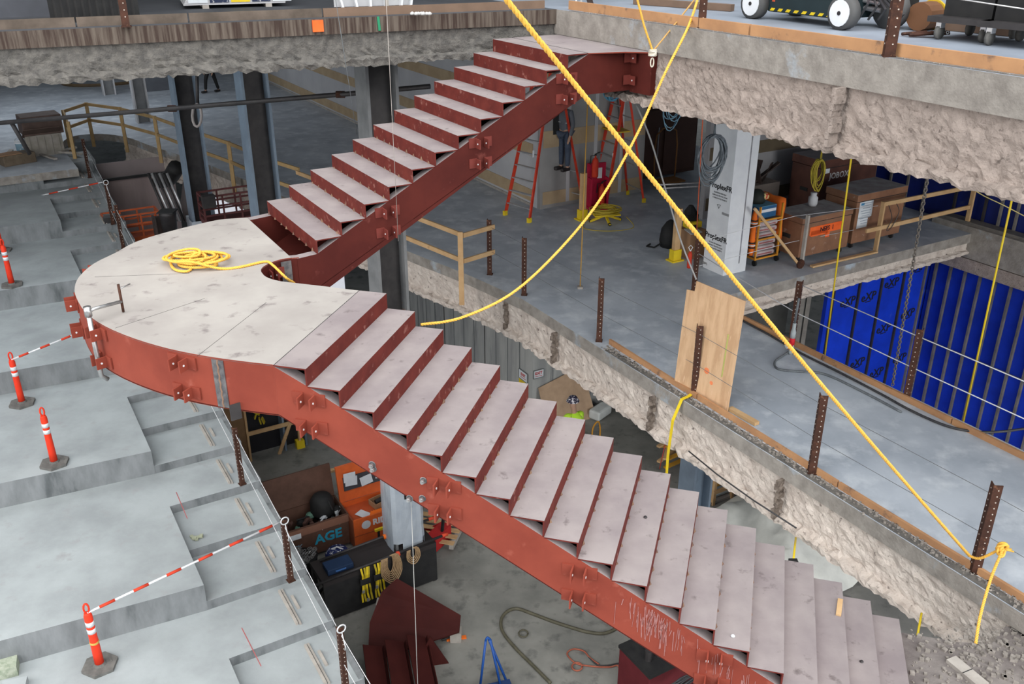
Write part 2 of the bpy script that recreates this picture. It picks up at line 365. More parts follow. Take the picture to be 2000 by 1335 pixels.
# ---------------------------------------------------------------- concrete steps (bleacher)
TZ = [MID - .46 * (6 - i) for i in range(-5, 7)]; TZ[-1] -= .012; VF = [-17.0 + 3.43 * (6 - i) for i in range(-5, 7)]
bl = E('concrete_steps', 'broad grey concrete stepped seating with a narrower aisle of half steps along its right side', 'steps', G(-6.15, 0, 0)); bl['kind'] = 'structure'
def rel(poly): return [p - G(-6.15, 0, 0) for p in poly]
SK = .09  # the tiers run slightly off the grid
def tv(v, u): return v - SK * (-6.15 - u)
for i in range(len(TZ)):
    zt, vf = TZ[i], VF[i]
    if i == len(TZ) - 1: vb = vf - .9
    else: vb = VF[i + 1] - .02
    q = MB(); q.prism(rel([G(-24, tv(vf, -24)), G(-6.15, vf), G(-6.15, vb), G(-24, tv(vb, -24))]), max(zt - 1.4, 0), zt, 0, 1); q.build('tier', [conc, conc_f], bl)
    for k in range(3):
        z = zt - .153 * k; v1 = vf - 2.29 + 1.143 * k; v0 = v1 - 1.16 if k else vb
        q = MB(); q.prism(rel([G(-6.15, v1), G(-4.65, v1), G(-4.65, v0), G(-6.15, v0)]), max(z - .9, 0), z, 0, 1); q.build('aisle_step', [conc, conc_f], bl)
        if z < MID:
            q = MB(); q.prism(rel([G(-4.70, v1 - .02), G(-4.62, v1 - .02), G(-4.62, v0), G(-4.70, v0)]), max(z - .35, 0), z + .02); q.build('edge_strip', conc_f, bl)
# wooden channels on the aisle steps
gi = -1; ORD = ['first', 'second', 'third', 'fourth', 'fifth', 'sixth', 'seventh', 'eighth', 'ninth', 'tenth', 'eleventh', 'twelfth']
for i in range(5, 12):
    for k in (2, 1, 0):
        z = TZ[i] - .153 * k; v1 = VF[i] - 2.29 + 1.143 * k
        if z > MID - .1: continue
        gi += 1
        e = E('timber_cleat', 'timber cleats on the outer edge of aisle step, ' + ORD[gi % len(ORD)] + ' up from the picture foot' if gi < 12 else 'timber cleats far up the aisle, ' + ORD[gi - 12] + ' of those past the landing', 'timber', G(-5.12, v1 - .58, z), UA, 'cleats along the aisle steps')
        bar('batten', (0, -.42, .02), (0, .42, .02), .035, .04, woodg, e); bar('batten', (.045, -.44, .012), (.045, .44, .012), .03, .022, woodg, e); bar('block', (.13, -.1, .014), (.13, .22, .014), .04, .028, woodg, e)
# ---------------------------------------------------------------- walls
def wallp(name, a, b, z0, z1, m, th=.15, parent=None):
    a = Vector(a); b = Vector(b); d = (b - a); L = d.length; e = MB(); e.box(((a + b) / 2).xy.to_3d() + ZUP * (z0 + z1) / 2, (L, th, z1 - z0), math.atan2(d.y, d.x)); o = e.build(name, m, parent)
    if parent is None: tag(o, kind='structure')
    return o
core = wallp('wall_centre', G(3.37, -6), G(3.37, -16), 0, MID - .22, conwall)
core2 = wallp('wall_centre', G(3.3, -6.07), G(11.9, -6.07), 0, MID - .22, conwall)
for k in range(1, 16): box('form_joint', G(3.285, -6 - k * .62, 2.5), (.012, .02, 5), rtop if k % 4 == 0 else conc_f, core, UA)
for k in range(1, 8): box('form_joint', G(3.3 + k * .6, -5.985, 2.5), (.02, .012, 5), conc_f, core2, UA)
# drywall back wall of mid level with tan bands
dw = wallp('wall_back', G(4.07, -7.0), G(4.07, -34), MID, UP - .2, drywall)
for k, (z0, z1) in enumerate(((.12, .42), (1.25, 1.55), (2.4, 2.7), (3.5, 3.8))):
    box('joint_band', G(3.985, -20.6, MID + (z0 + z1) / 2), (.012, 26.8, z1 - z0), tan, dw, UA)
box('base_track', G(3.98, -20.6, MID + .03), (.02, 26.8, .06), woodg, dw, UA)
sh = wallp('wall_back', G(4.0, -6.95), G(7.15, -6.95), MID, UP - .2, M('skimmed_drywall', (.34, .335, .33), (.28, .275, .27), 1.2, .8))
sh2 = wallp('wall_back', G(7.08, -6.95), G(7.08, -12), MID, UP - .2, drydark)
for (z0, z1, m_) in ((.1, .42, tan), (1.5, 1.9, tan), (3.0, 3.5, tan)):
    box('joint_band', G(5.6, -6.868, MID + (z0 + z1) / 2), (3.05, .012, z1 - z0), m_, sh, UA)
for k in range(1, 4): box('joint_band', G(4 + k * .8, -6.866, MID + 2.4), (.1, .01, 4.6), drywall, sh, UA)
box('opening', G(4.55, -6.86, MID + 2.05), (.42, .02, .5), black, sh, UA)
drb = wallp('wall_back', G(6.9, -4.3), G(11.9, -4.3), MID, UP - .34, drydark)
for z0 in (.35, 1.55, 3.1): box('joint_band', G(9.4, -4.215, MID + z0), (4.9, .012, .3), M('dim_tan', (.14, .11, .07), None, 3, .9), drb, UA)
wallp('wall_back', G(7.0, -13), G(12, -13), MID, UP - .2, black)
wallp('wall_left', G(-27, -29), G(-9.9, -29), MID, UP - .2, M('grey_blue_partition', (.06, .065, .085), (.05, .055, .07), 1, .7))
# blue sheathed walls with studs in front
w1 = wallp('wall_right', G(8.35, -1.5), G(11.9, -1.5), 0, MID - .5, blue, .1)
w2 = wallp('wall_right', G(11.98, -4.3), G(11.98, 13), 0, UP - .3, blued, .1)
w2b = wallp('wall_right', G(11.9, -1.42), G(11.9, 13), 0, MID - .9, blue, .04)
for k, u_ in enumerate((8.5, 9.36, 10.14, 10.93, 11.72)): box('stud', G(u_, -1.425, 2.4), (.05, .05, 4.9), stud if k > 3 else dsteel, w1, UA)
wallp('wall_right', G(5.5, -2.6), G(8.35, -2.6), 0, MID - .5, M('dim_block_wall', (.10, .10, .095), (.07, .07, .068), 2, .9), .1)
box('notice', G(7.15, -2.53, 3.1), (.24, .02, .3), paper, None, UA); tag(bpy.context.scene.objects['notice'], 'small pale notice on the dim wall under the ledge', 'notice')
for k in range(3): bar('stud', G(7.85 + k * .2, -1.9, 0), G(7.85 + k * .2, -1.9, MID - .3), .06, .1, stud, w1)
Rw1 = frame(uu, ZUP); k = 0
for pxy in ((1700, 581), (1742, 580), (1698, 690 + 0), (1783, 613), (1757, 702), (1712, 709), (1672, 708), (1728, 641), (1658, 590), (1697, 578), (1740, 551), (1793, 520), (1710, 728)):
    pass
for px_, py_ in ((1656, 589), (1697, 579), (1742, 552), (1794, 521), (1726, 641), (1773, 612), (1675, 708), (1712, 727), (1757, 699)):
    p = GV(px_, py_, -1.44); text('lettering', 'eXP', .30, ink, w1, p, Rw1, .002, .004)
    q = MB(); q.box(p - ZUP * .12, (.2, .006, .018), UA); q.build('lettering', ink, w1)
for k in range(36):
    v = -1.25 + k * .385
    box('stud', G(11.84, v, (MID - .9) / 2), (.07, .05, MID - .9), stud, w2b, UA)
    box('stud', G(11.88, v + .1, (MID + .12 + UP - .3) / 2), (.06, .05, UP - .3 - MID - .12), stud if k > 2 else dsteel, w2, UA)
for k in range(5): box('stud', G(11.9, -4 + k * .5, MID + 2.4), (.05, .05, 4.9), stud, w2, UA)
box('rail_track', G(11.8, 5.5, 2.3), (.03, 13.6, .03), stud, w2b, UA)
bd = MB(); bd.box(G(11.7, 5.8, MID - .22), (.5, 14.3, .72), UA); tag(bd.build('trim_7', edgec), kind='structure')
q = MB(); q.box(G(11.65, 5.8, MID - .75), (.4, 14.3, .3), UA); tag(q.build('trim_8', fire), kind='structure')
q = MB(); q.box(G(11.72, 5.8, MID + .17), (.3, 14.3, .06), UA); tag(q.build('trim_9', stud), kind='structure')
# brown dusty sheet wall and pale sheeting seen through the curved opening
def quadwall(name, pts, m, th=.04, kind='structure'):
    a, b = Vector(pts[0]), Vector(pts[1]); return wallp(name, a, b, pts[2], pts[3], m, th)
quadwall('wall_left', (G(-4.6, -17.7), G(-2.5, -17.7), 0, 4.75), brsheet)
quadwall('wall_left', (G(-4.6, -18.4), G(-2.5, -18.4), 0, 5.1), M('upper_brown_sheet', (.32, .27, .27), None, .8, .8))
box('rail', G(-3.55, -17.6, 4.78), (2.2, .06, .08), black, None, UA)
tag(bpy.context.scene.objects['rail'], 'dark horizontal rail across the top of the brown sheet wall', 'rail')
quadwall('wall_back', (G(-2.4, -16.2), G(1.6, -14.6), 0, 4.3), M('backlit_sheeting', (.70, .72, .78), (.6, .62, .68), 2, .6, emit=.55))  # emission stands in for daylight behind the sheet
# EXIT signs
def sign(label, p, R, w_=.30, h_=.22, bot=False):
    e = E('exit_sign', label, 'sign', p); n = R @ Vector((0, 0, 1))
    o = MB(); o.box((0, 0, 0), (w_, h_, .012), R=R); o.build('board', paper, e)
    o = MB()
    for a, b, c, d in ((0, h_ / 2, w_, .018), (0, -h_ / 2, w_, .018), (w_ / 2, 0, .018, h_), (-w_ / 2, 0, .018, h_)): o.box(R @ Vector((a, b, .004)), (c, d, .02), R=R)
    o.build('border', M('grey_border', (.2, .22, .22)), e)
    text('lettering', 'EXIT', .105, inkr, e, R @ Vector((0, .02, .009)), R, .002, .003)
    o = MB(); o.box(R @ Vector((0, -.06, .009)), (w_ * .7, .012, .003), R=R); o.build('arrow_line', inkr, e)
    if bot:
        o = MB(); o.box(R @ Vector((0, -h_ / 2 - .1, 0)), (w_, .17, .01), R=R); o.build('yellow_panel', yel, e)
    return e
pe = GV(1052, 729, -5.97); sign('white exit sign facing the viewer on the right face of the concrete core', pe, frame(uu, ZUP))
pe = GU(1022, 733, 3.27); sign('foreshortened exit sign above a yellow strip on the left face of the core', pe, frame(vv, ZUP), .42, .26, True)
print('walls ok')
# ---------------------------------------------------------------- the staircase
stair = E('steel_staircase', 'red primed steel staircase with dusty treads turning on a broad fan-shaped landing', 'staircase')
O0 = W(597, 720, LAND); I0 = W(755, 572, LAND); tl = (I0 - O0).normalized(); rl = Vector((tl.y, -tl.x, 0)); RUN = .3075; RIS = .17; WL = (I0 - O0).length
# near end widens slightly after the landing
def lo(s, t): return O0 + rl * s + tl * t
def flat1(p): return Vector((p.x, p.y, 0))
def step(p0, p1, back, z, ris, fwd, name='step', last=False):
    # p0,p1 nose ends ; back vector towards the rear of tread
    th = .014; q = MB(); up_ = ZUP
    a, b = p0.copy(), p1.copy(); a.z = b.z = 0; bk = back
    for (x0, x1, y0, y1, z0, z1, m0) in ():
        pass
    P = [a, b, b + bk, a + bk]
    q.prism(P, z - th, z, 0, 1)
    f = fwd * th
    q.prism([a, b, b - f, a - f], z - ris, z - th, 1, 1)
    return q.build(name, [dust, riserm], stair)
for i in range(19):
    s = i * RUN; st = step(lo(s, -.0), lo(s, WL), -rl * (RUN + .0), LAND - i * RIS, RIS, rl)
def welds(st, a, b, z, out, n=6, seed=0):
    random.seed(seed); q = MB()
    for k in range(n):
        p = a.lerp(b, (k + .6 + random.uniform(-.15, .15)) / n); p = Vector((p.x, p.y, z)); d = (b - a).normalized(); w_ = random.uniform(.02, .045); h = random.uniform(.025, .05)
        q.add([p - d * w_ + out * .002, p + d * w_ + out * .002, p + ZUP * h + out * .004, p + out * .02], [(0, 1, 2), (0, 3, 1), (0, 2, 3), (1, 3, 2)])
    o = q.build('weld_tack', M('scorched_weld', (.22, .13, .08), (.10, .05, .04), 20, .7), st); o['kind'] = 'stuff'
for i in range(3, 19): welds(bpy.data.objects['step' if i == 0 else 'step.%03d' % i], flat1(lo(i * RUN, .1)), flat1(lo(i * RUN, WL - .1)), LAND - (i + 1) * RIS, rl, 7, i)
# stringers: swept box sections with sloping top edge
def sweep(name, P, Z, dep, width, side, m=red, top=None):
    q = MB(); n = len(P); V = []
    for i in range(n):
        t = (P[min(i + 1, n - 1)] - P[max(i - 1, 0)]); t.z = 0; t.normalize(); nr = Vector((-t.y, t.x, 0)) * side
        d = dep[i] if isinstance(dep, list) else dep
        a = P[i].copy(); a.z = 0; b = a + nr * width
        V += [a + ZUP * Z[i], b + ZUP * Z[i], b + ZUP * (Z[i] - d), a + ZUP * (Z[i] - d)]
    Fc = []; mi = []
    for i in range(n - 1):
        for k in range(4):
            a = i * 4 + k; b = i * 4 + (k + 1) % 4; f = (a, b, b + 4, a + 4); Fc.append(f if side > 0 else f[::-1]); mi.append(1 if k == 0 else 0)
    Fc += [(0, 3, 2, 1), tuple(n * 4 - 4 + k for k in range(4))]; mi += [0, 0]
    q.v = [tuple(v) for v in V]; q.f = Fc; q.m = mi
    o = q.build(name, [m, top or dust], stair)
    return o
DEP = .50
def ztL(s): return min(LAND - .015, LAND - RIS - s / RUN * RIS)
# outer curve of the landing (plan points from the far side of the upper flight round to the lower flight)
UPZ = (TOP - LAND) / 12; UN = .313; U0 = -1.06; VN, VF_ = 1.72, -.17
outer_px = [(532, 711), (470, 704), (400, 694), (330, 680), (262, 660), (205, 636), (168, 610), (149, 580), (146, 560), (155, 539), (183, 514), (225, 493), (264, 472), (317, 455), (387, 437), (430, 428)]
outer = [W(a, b, LAND) for a, b in outer_px]
inner_px = [(699, 565), (640, 559), (570, 551), (541, 547), (520, 540), (511, 531), (510, 525), (517, 518), (534, 510), (556, 504)]
inner = [W(a, b, LAND) for a, b in inner_px]
uEnd = U0 - 11 * UN
far_start = G(uEnd - .30, VF_); near_start = G(uEnd - .25, VN)
outer_s = smoothpts(outer + [G(uEnd - .45, VF_ + .01)], 3); inner_s = smoothpts([lo(-RUN - .15, WL)] + inner[1:] + [G(uEnd - .22, VN)], 3)
def flat(P): return [Vector((p.x, p.y, 0)) for p in P]
outer_s, inner_s = flat(outer_s), flat(inner_s)
LE = 18 * RUN
# lower flight stringers (outer near one and far one)
def low_pts(t): return [lo(s, t) for s in [LE + .25 - k * (LE + .25 + RUN) / 20 for k in range(21)]]
lp = flat(low_pts(-.0)); sg = [LE + .25 - k * (LE + .25 + RUN) / 20 for k in range(21)]
sweep('stringer', lp, [ztL(s) for s in sg], DEP, .13, -1)
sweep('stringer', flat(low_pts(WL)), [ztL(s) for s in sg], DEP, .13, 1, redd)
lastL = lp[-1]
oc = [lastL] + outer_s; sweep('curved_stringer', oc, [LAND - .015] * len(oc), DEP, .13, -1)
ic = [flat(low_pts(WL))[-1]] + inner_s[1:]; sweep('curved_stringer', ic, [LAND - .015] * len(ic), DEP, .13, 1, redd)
# upper flight
def upz(i): return LAND + UPZ * (12 - i)
for i in range(12):
    un = U0 - i * UN
    a, b = G(un, VN), G(un, VF_)
    back = uu * (UN if i else UN)
    st_ = step(a, b, back, upz(i), UPZ, -uu)
    if i > 5: welds(st_, a, b, upz(i) - UPZ, -uu, 8, 50 + i)
gridU = [U0 + .35, U0 + .02] + [U0 - k * UN for k in range(0, 12)] + [uEnd - .3]
def ztU(u_):
    k = (U0 - u_) / UN; z = TOP - UPZ - k * UPZ
    return max(LAND - .015, min(TOP - .015, z))
kU = [U0 + 1.02, U0 + UN] + [U0 - k * UN for k in range(12)] + [uEnd - .24]
near = flat([G(x, VN) for x in kU[::-1]]); farp = flat([G(x, VF_) for x in kU[::-1]])
zU = [ztU(x) for x in kU[::-1]]
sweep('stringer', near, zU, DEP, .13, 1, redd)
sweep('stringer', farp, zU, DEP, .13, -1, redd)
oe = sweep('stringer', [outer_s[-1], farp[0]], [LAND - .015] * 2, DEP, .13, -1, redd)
# top platform
q = MB(); q.prism([G(U0 + UN + .004, VN), G(U0 + UN + .004, VF_), G(.02, VF_), G(.02, 2.1), G(-.25, 1.86)], TOP - .014, TOP, 0, 1); q.build('platform_plate', [dust, red], stair)
sweep('stringer', flat([G(U0 + 1.0, VN), G(-.02, 2.1)]), [TOP - .015] * 2, .52, .13, 1, redd)
# landing plates (three, with seams)
cutA = lo(-RUN - .004, 0); cutB = lo(-RUN - .004, WL)
endU = uEnd - .30
outp = [p for p in outer_s if uvof(p)[0] < endU or uvof(p)[1] > .5] ; outp = [p for p in outer_s[:-1] if not (uvof(p)[0] > endU and uvof(p)[1] < 1.0)]
polyL = flat([cutA]) + outp + flat([G(endU, VF_ + .05)]) + [p for p in flat([G(endU, VN - .02)]) ] + [p for p in inner_s[::-1] if (uvof(p)[0] < endU or (p - flat([cutB])[0]).length < 1.6)][0:] + flat([cutB])
q = MB(); q.prism(polyL, LAND - .012, LAND, 0, 1); lpz = q.build('landing_plate', [dust2, red], stair)
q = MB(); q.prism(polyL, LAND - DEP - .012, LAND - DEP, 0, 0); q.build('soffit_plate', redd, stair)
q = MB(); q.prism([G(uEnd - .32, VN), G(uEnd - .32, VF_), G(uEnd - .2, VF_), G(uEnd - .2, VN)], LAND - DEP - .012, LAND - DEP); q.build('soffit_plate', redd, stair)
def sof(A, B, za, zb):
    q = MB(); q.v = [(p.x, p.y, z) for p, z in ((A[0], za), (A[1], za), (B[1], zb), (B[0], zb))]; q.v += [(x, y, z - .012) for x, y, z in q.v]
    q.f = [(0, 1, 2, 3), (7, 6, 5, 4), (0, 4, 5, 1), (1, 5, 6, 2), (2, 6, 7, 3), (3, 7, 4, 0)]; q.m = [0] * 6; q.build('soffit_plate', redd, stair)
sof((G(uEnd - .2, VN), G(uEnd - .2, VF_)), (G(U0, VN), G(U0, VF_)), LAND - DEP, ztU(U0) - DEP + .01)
sof((lo(-RUN, 0), lo(-RUN, WL)), (lo(LE, 0), lo(LE, WL)), LAND - DEP, ztL(LE) - DEP + .01)
# seam lines
def ln(a, b, w_=.006, m=rtop, z=LAND): q = MB(); d = (b - a); n = Vector((-d.y, d.x, 0)).normalized() * w_ / 2; a = a.copy(); b = b.copy(); q.prism([a - n, b - n, b + n, a + n], z, z + .0015); return q.build('seam', m, stair)
ln(lo(-RUN, .0), lo(-RUN, WL)); ln(W(385, 695, LAND), W(520, 590, LAND), .003); ln(W(185, 540, LAND), W(370, 533, LAND), .004); ln(W(225, 640, LAND), W(400, 582, LAND), .003)
ln(G(U0 + UN, VN), G(U0 + UN, VF_), .012, z=TOP)
# bottom platform
bpz = LAND - 19 * RIS
q = MB(); q.prism([lo(LE, 0), lo(LE, WL), W(1874, 1253, bpz), W(1937, 1256, bpz), W(1964, 1222, bpz), W(2100, 1240, bpz), lo(LE + 2.9, -.6), lo(LE + .1, -.6)], bpz - .05, bpz, 0, 1); q.build('bottom_platform', [M('dirty_plate', (.25, .225, .21), (.15, .13, .125), 3, .9, bump=.3), riserm], stair)
# weld splice on the landing stringer
def spl(px, py, wd=.12, z1=LAND - .02, z0=LAND - DEP):
    p = W(px, py, LAND); i = min(range(len(oc)), key=lambda k: (oc[k] - Vector((p.x, p.y, 0))).length); t = (oc[i + 1] - oc[i - 1]).normalized(); nr = Vector((t.y, -t.x, 0)) * -1
    a = oc[i]; out = Vector((t.y, -t.x, 0)); c0 = sum(oc, Vector()) / len(oc)
    if (a + out - c0).length < (a - c0).length: out = -out
    q = MB(); q.box(a + out * .002 + ZUP * (z0 + z1) / 2, (wd, .008, z1 - z0), math.atan2(t.y, t.x)); q.build('weld_splice', weld, stair)
    q = MB(); q.tube([a + out * .006 + ZUP * (z1 - (z1 - z0) * k / 12) + t * .004 * ((k % 2) * 2 - 1) for k in range(13)], .008, 5); q.build('weld_bead', M('rusty_bead', (.25, .15, .1)), stair)
spl(415, 697)
q = MB(); q.box(G(-4.88, VN + .004, LAND - .26), (.12, .008, .48), UA); q.build('weld_splice', weld, stair)
# stringer brackets: folded clips welded on in pairs
bmesh_proto = {}; redb = M('bracket_red', (.16, .035, .028), None, 4, .6)
def bracket(p, t, out, flip, m, key):
    if key not in bmesh_proto:
        q = MB(); q.box((0, .0, 0), (.105, .014, .12)); q.box((.046, .055, -.005), (.014, .11, .115)); q.cyl((.034, .06, -.005), (.058, .06, -.005), .010, 8, 1)
        bmesh_proto[key] = q.mesh('bracket', [m, whitec])
    o = bpy.data.objects.new('bracket', bmesh_proto[key]); COL.objects.link(o); o.parent = stair
    X = t * (-1 if flip else 1); R = Matrix((X, out, ZUP)).transposed().to_4x4(); o.matrix_local = Matrix.Translation(p) @ R
tO = rl; outO = -tl
for px, py in ((605, 788), (868, 955), (1132, 1122), (1395, 1287)):
    # the ray meets the outer face of the lower stringer
    d = ray(px, py); o_ = Vector((0, 0, CAMZ)); n = tl; t_ = (O0 - o_).dot(n) / d.dot(n); p = o_ + d * t_; s = (p - O0).dot(rl)
    for dz in (-.12, -.40):
        z = ztL(s) + dz
        for sg_ in (-1, 1):
            b_ = lo(s + sg_ * .105, -.005); b_.z = z; bracket(b_, rl, -tl, sg_ > 0, red, 'a')
def curveat(px, py):
    p = W(px, py, LAND); P = Vector((p.x, p.y, 0)); i = min(range(1, len(oc) - 1), key=lambda k: (oc[k] - P).length); t = (oc[i + 1] - oc[i - 1]).normalized(); out = Vector((t.y, -t.x, 0)); c0 = W(380, 560, LAND); c0.z = 0
    if (oc[i] - c0).dot(out) < 0: out = -out
    return oc[i], t, out
for px, py in ((352, 684), (188, 626), (147, 575), (180, 515)):
    a, t, out = curveat(px, py)
    if t.cross(out).z < 0: t = -t
    for dz in (-.10, -.40):
        for sg_ in (-1, 1): bracket(a + t * sg_ * .105 + out * .005 + ZUP * (LAND + dz), t, out, sg_ > 0, red, 'a')
for px, py in ((757, 425), (938, 300), (1106, 170)):
    p = GV(px, py, VN); u_ = uvof(p)[0]
    for dz in (-.11, -.36):
        for sg_ in (-1, 1): bracket(G(u_ + sg_ * .105, VN + .005, ztU(u_) + dz), -uu, vv, sg_ < 0, redb, 'b')
u_ = uvof(GV(1262, 110, 2.0))[0]
for dz in (-.09, -.37):
    for sg_ in (-1, 1): bracket(G(u_ + sg_ * .105, 1.72 + (u_ + .06) * .35 + .03, TOP + dz), -uu, vv, sg_ < 0, redb, 'b')
for sg_ in (-1, 1): bracket(G(-5.05 + sg_ * .08, VN + .03, LAND - .13), -uu, vv, sg_ < 0, redb, 'b')
# erection lugs and bolts on the lower stringer face
for px, py in ((729, 914), (727, 906), (827, 937), (800, 972), (825, 972)):
    d = ray(px, py); t_ = (O0 - Vector((0, 0, CAMZ))).dot(tl) / d.dot(tl); p = Vector((0, 0, CAMZ)) + d * t_
    q = MB(); q.cyl(p, p - tl * .05, .014, 8); q.cyl(p - tl * .02, p - tl * .035, .022, 6); q.build('lug_bolt', chrome, stair)
    q = MB(); q.lathe(p - tl * .002, [(.035, 0), (.03, .003)], 10, ax=frame(rl, ZUP)); q.build('burn_patch', weld, stair)
def OF(px, py):
    d = ray(px, py); t_ = (O0 - Vector((0, 0, CAMZ))).dot(tl) / d.dot(tl); return Vector((0, 0, CAMZ)) + d * t_
p = OF(467, 797); q = MB(); q.box(p - tl * .06, (.10, .012, .16), math.atan2(rl.y, rl.x) + .9); q.build('lifting_plate', dsteel, stair)
q = MB(); random.seed(31)
for k in range(170):
    s_ = random.choice((random.gauss(10.3, .4), random.uniform(11.5, 17))) * RUN; z1 = ztL(s_) - random.uniform(.03, .25); L_ = random.uniform(.05, .28); z0 = max(z1 - L_, ztL(s_) - DEP + .02)
    p = lo(s_, -.002); p1 = lo(s_ + random.uniform(-.02, .02), -.002); q.bar((p.x, p.y, z1), (p1.x, p1.y, z0), .002, random.uniform(.003, .008), up=tuple(rl))
o = q.build('dried_drip', M('pale_drip', (.34, .17, .16), (.28, .10, .09), 12, .8), stair); o['kind'] = 'stuff'
print('stairs ok')
# ---------------------------------------------------------------- ropes
def Wd(*L): return [Dp(*p) for p in L]
pp5 = W(1905, 1112, MID); pp3 = W(1355, 770, MID)
e = E('long_yellow_rope', 'long taut yellow rope slanting from top centre down to the nearest walkway post', 'rope')
A = Dp(985, -6, 5.0); B = Dp(1893, 1084, 9.62)
twist('rope_strands', [A.lerp(B, k / 20) - ZUP * (.35 * math.sin(math.pi * k / 20) - .30 * math.sin(math.pi * k / 20)) for k in range(21)], .017, yrope, e, .10)
e2 = E('knotted_yellow_rope_end', 'yellow knot and loose rope end hanging from the nearest walkway post', 'rope')
kn = Dp(1957, 1070, 9.3); twist('rope_strands', smoothpts([B, Dp(1915, 1089, 9.5), kn, Dp(1955, 1080, 9.25), Dp(1935, 1130, 9.0), Dp(1915, 1200, 8.8), Dp(1906, 1255, 8.62)], 6), .015, yrope, e2, .09)
q = MB()
for k in range(5):
    q.tube([kn + Vector((.055 * math.cos(a) * (1 if k % 2 else .6), .03 * math.sin(a + k), .05 * math.sin(a) + .015 * (k - 2))) for a in [j * math.pi / 6 for j in range(12)]], .014, 6, closed=True)
for k in range(4): q.tube([kn, kn + Vector((.05 + .03 * k, .02, .035 - .03 * k))], [.014, .009], 6)
q.build('knot', yrope, e2, True)
e = E('sagging_yellow_rope', 'sagging yellow rope from the landing edge up to the upper floor post', 'rope')
twist('rope_strands', smoothpts(Wd((822, 633, 10.1), (900, 620, 10.3), (1000, 572, 10.6), (1090, 490, 11.0), (1170, 392, 11.0), (1240, 270, 10.9), (1300, 140, 10.8), (1345, 50, 11.1), (1368, -20, 11.6)), 8), .017, yrope, e, .10)
hang = Dp(1275, 100, 11.3)
e = E('upper_sling_rope', 'ochre rope sling dropping to a shackle at the upper landing corner', 'rope')
twist('rope_strands', [Dp(1243, -8, 11.0), Dp(1258, 50, 11.15), hang], .014, yrope, e, .09)
twist('rope_strands', [hang, Dp(1320, 45, 11.4), Dp(1362, -8, 11.6)], .011, M('ochre_rope', (.60, .36, .12), (.5, .3, .1), 40), e, .08)
q = MB(); q.tube([hang + Vector((.02 * math.cos(a), 0, -.13 + .055 * math.sin(a))) for a in [j * math.pi / 6 for j in range(12)]], .009, 6, closed=True)
for k in range(5): q.tube([hang + Vector((.045 * math.cos(a + k), .03 * math.sin(a), .015 * (k - 3))) for a in [j * math.pi / 4 for j in range(8)]], .012, 5, closed=True)
q.build('shackle_loop', M('cream_cord', (.72, .66, .55), None, 20), e, True)
# coil on the landing, one tail running to the inner edge
e = E('rope_coil_on_landing', 'tangled pile of yellow rope on the landing with a tail to the inner edge', 'rope')
cc = W(386, 514, LAND); P = []
random.seed(3)
for k in range(90):
    a = k * .62; r = .20 + .09 * math.sin(k * .37) ; P.append(cc + Vector((r * 1.05 * math.cos(a) + .10 * math.sin(k * .21), r * .8 * math.sin(a) + .07 * math.cos(k * .31), .02 + .09 * (k / 90) + .012 * math.sin(k))))
P = [W(335, 510, LAND) + ZUP * .02, W(350, 497, LAND) + ZUP * .02, W(372, 505, LAND) + ZUP * .02, W(372, 530, LAND) + ZUP * .02, W(345, 530, LAND) + ZUP * .02, W(334, 515, LAND) + ZUP * .02, W(350, 500, LAND) + ZUP * .03] + P
P += [W(430, 527, LAND) + ZUP * .02, W(470, 523, LAND) + ZUP * .015, W(515, 513, LAND) + ZUP * .015, W(530, 516, LAND) + ZUP * .01, W(560, 543, LAND - .1), W(574, 552, LAND - .3), W(585, 565, LAND - .7)]
twist('rope_strands', smoothpts(P, 4), .016, yrope, e, .08)
def vrope(name, label, a, b, r, m, cat='rope', tw=True):
    if tw: o = twist(name, [a, b], r, m, None, .07)
    else: o = tube(name, [a, b], r, m)
    return tag(o, label, cat)
vrope('hanging_yellow_line', 'vertical yellow line hanging in front of the brown tool chests', Dp(1672, 238, 13.2), Dp(1610, 700, 16.2), .014, yel, tw=False)
vrope('hanging_yellow_line', 'vertical yellow line hanging in front of the far right blue wall', Dp(1996, 300, 11.8), Dp(1879, 832, 14.5), .014, yel, tw=False)
vrope('hanging_orange_string', 'thin ochre string hanging past the fire extinguisher to the floor', Dp(1148, 190, 17.0), W(1133, 562, MID), .012, M('ochre_string', (.50, .28, .06)), tw=False)
box('string_weight', W(1133, 562, MID) + ZUP * .02, (.10, .10, .04), edgec); tag(bpy.context.scene.objects['string_weight'], 'small block weighting the thin ochre string on the mid floor', 'weight')
vrope('orange_plumb_string', 'thin orange string hanging beside the wrapped column', Dp(1375, 186, 14.4), Dp(1358, 500, 18.0), .009, M('orange_string', (.7, .13, .05)), tw=False)
vrope('thin_white_line', 'thin white line hanging across the upper treads on the left', Dp(754, -5, 9.2), Dp(778, 470, 10.6), .003, M('dull_line', (.40, .36, .33)), 'cable', False)
vrope('thin_white_line', 'thin pale line hanging below the stringer past the plastic wrapped column', Dp(803, 975, 8.6), Dp(816, 1340, 9.4), .003, M('pale_line', (.5, .5, .48)), 'cable', False)
vrope('thin_grey_line', 'thin grey line hanging over the stained upper slab edge', Dp(655, -5, 11.2), Dp(697, 262, 12.6), .004, pvc, 'cable', False)
q = MB(); P = smoothpts(Wd((1243, 205, 15), (1270, 270, 15), (1300, 370, 15), (1330, 470, 15), (1360, 545, 15)), 4) + smoothpts([W(1362, 560, MID) + ZUP * .3, W(1420, 605, MID) + ZUP * .02, W(1500, 648, MID) + ZUP * .02], 4)[0:0]
tag(tube('grey_supply_cable', P, .014, M('pale_cable', (.42, .41, .40))), 'pale grey cable sweeping down from the shaft corner to the walkway corner', 'cable')
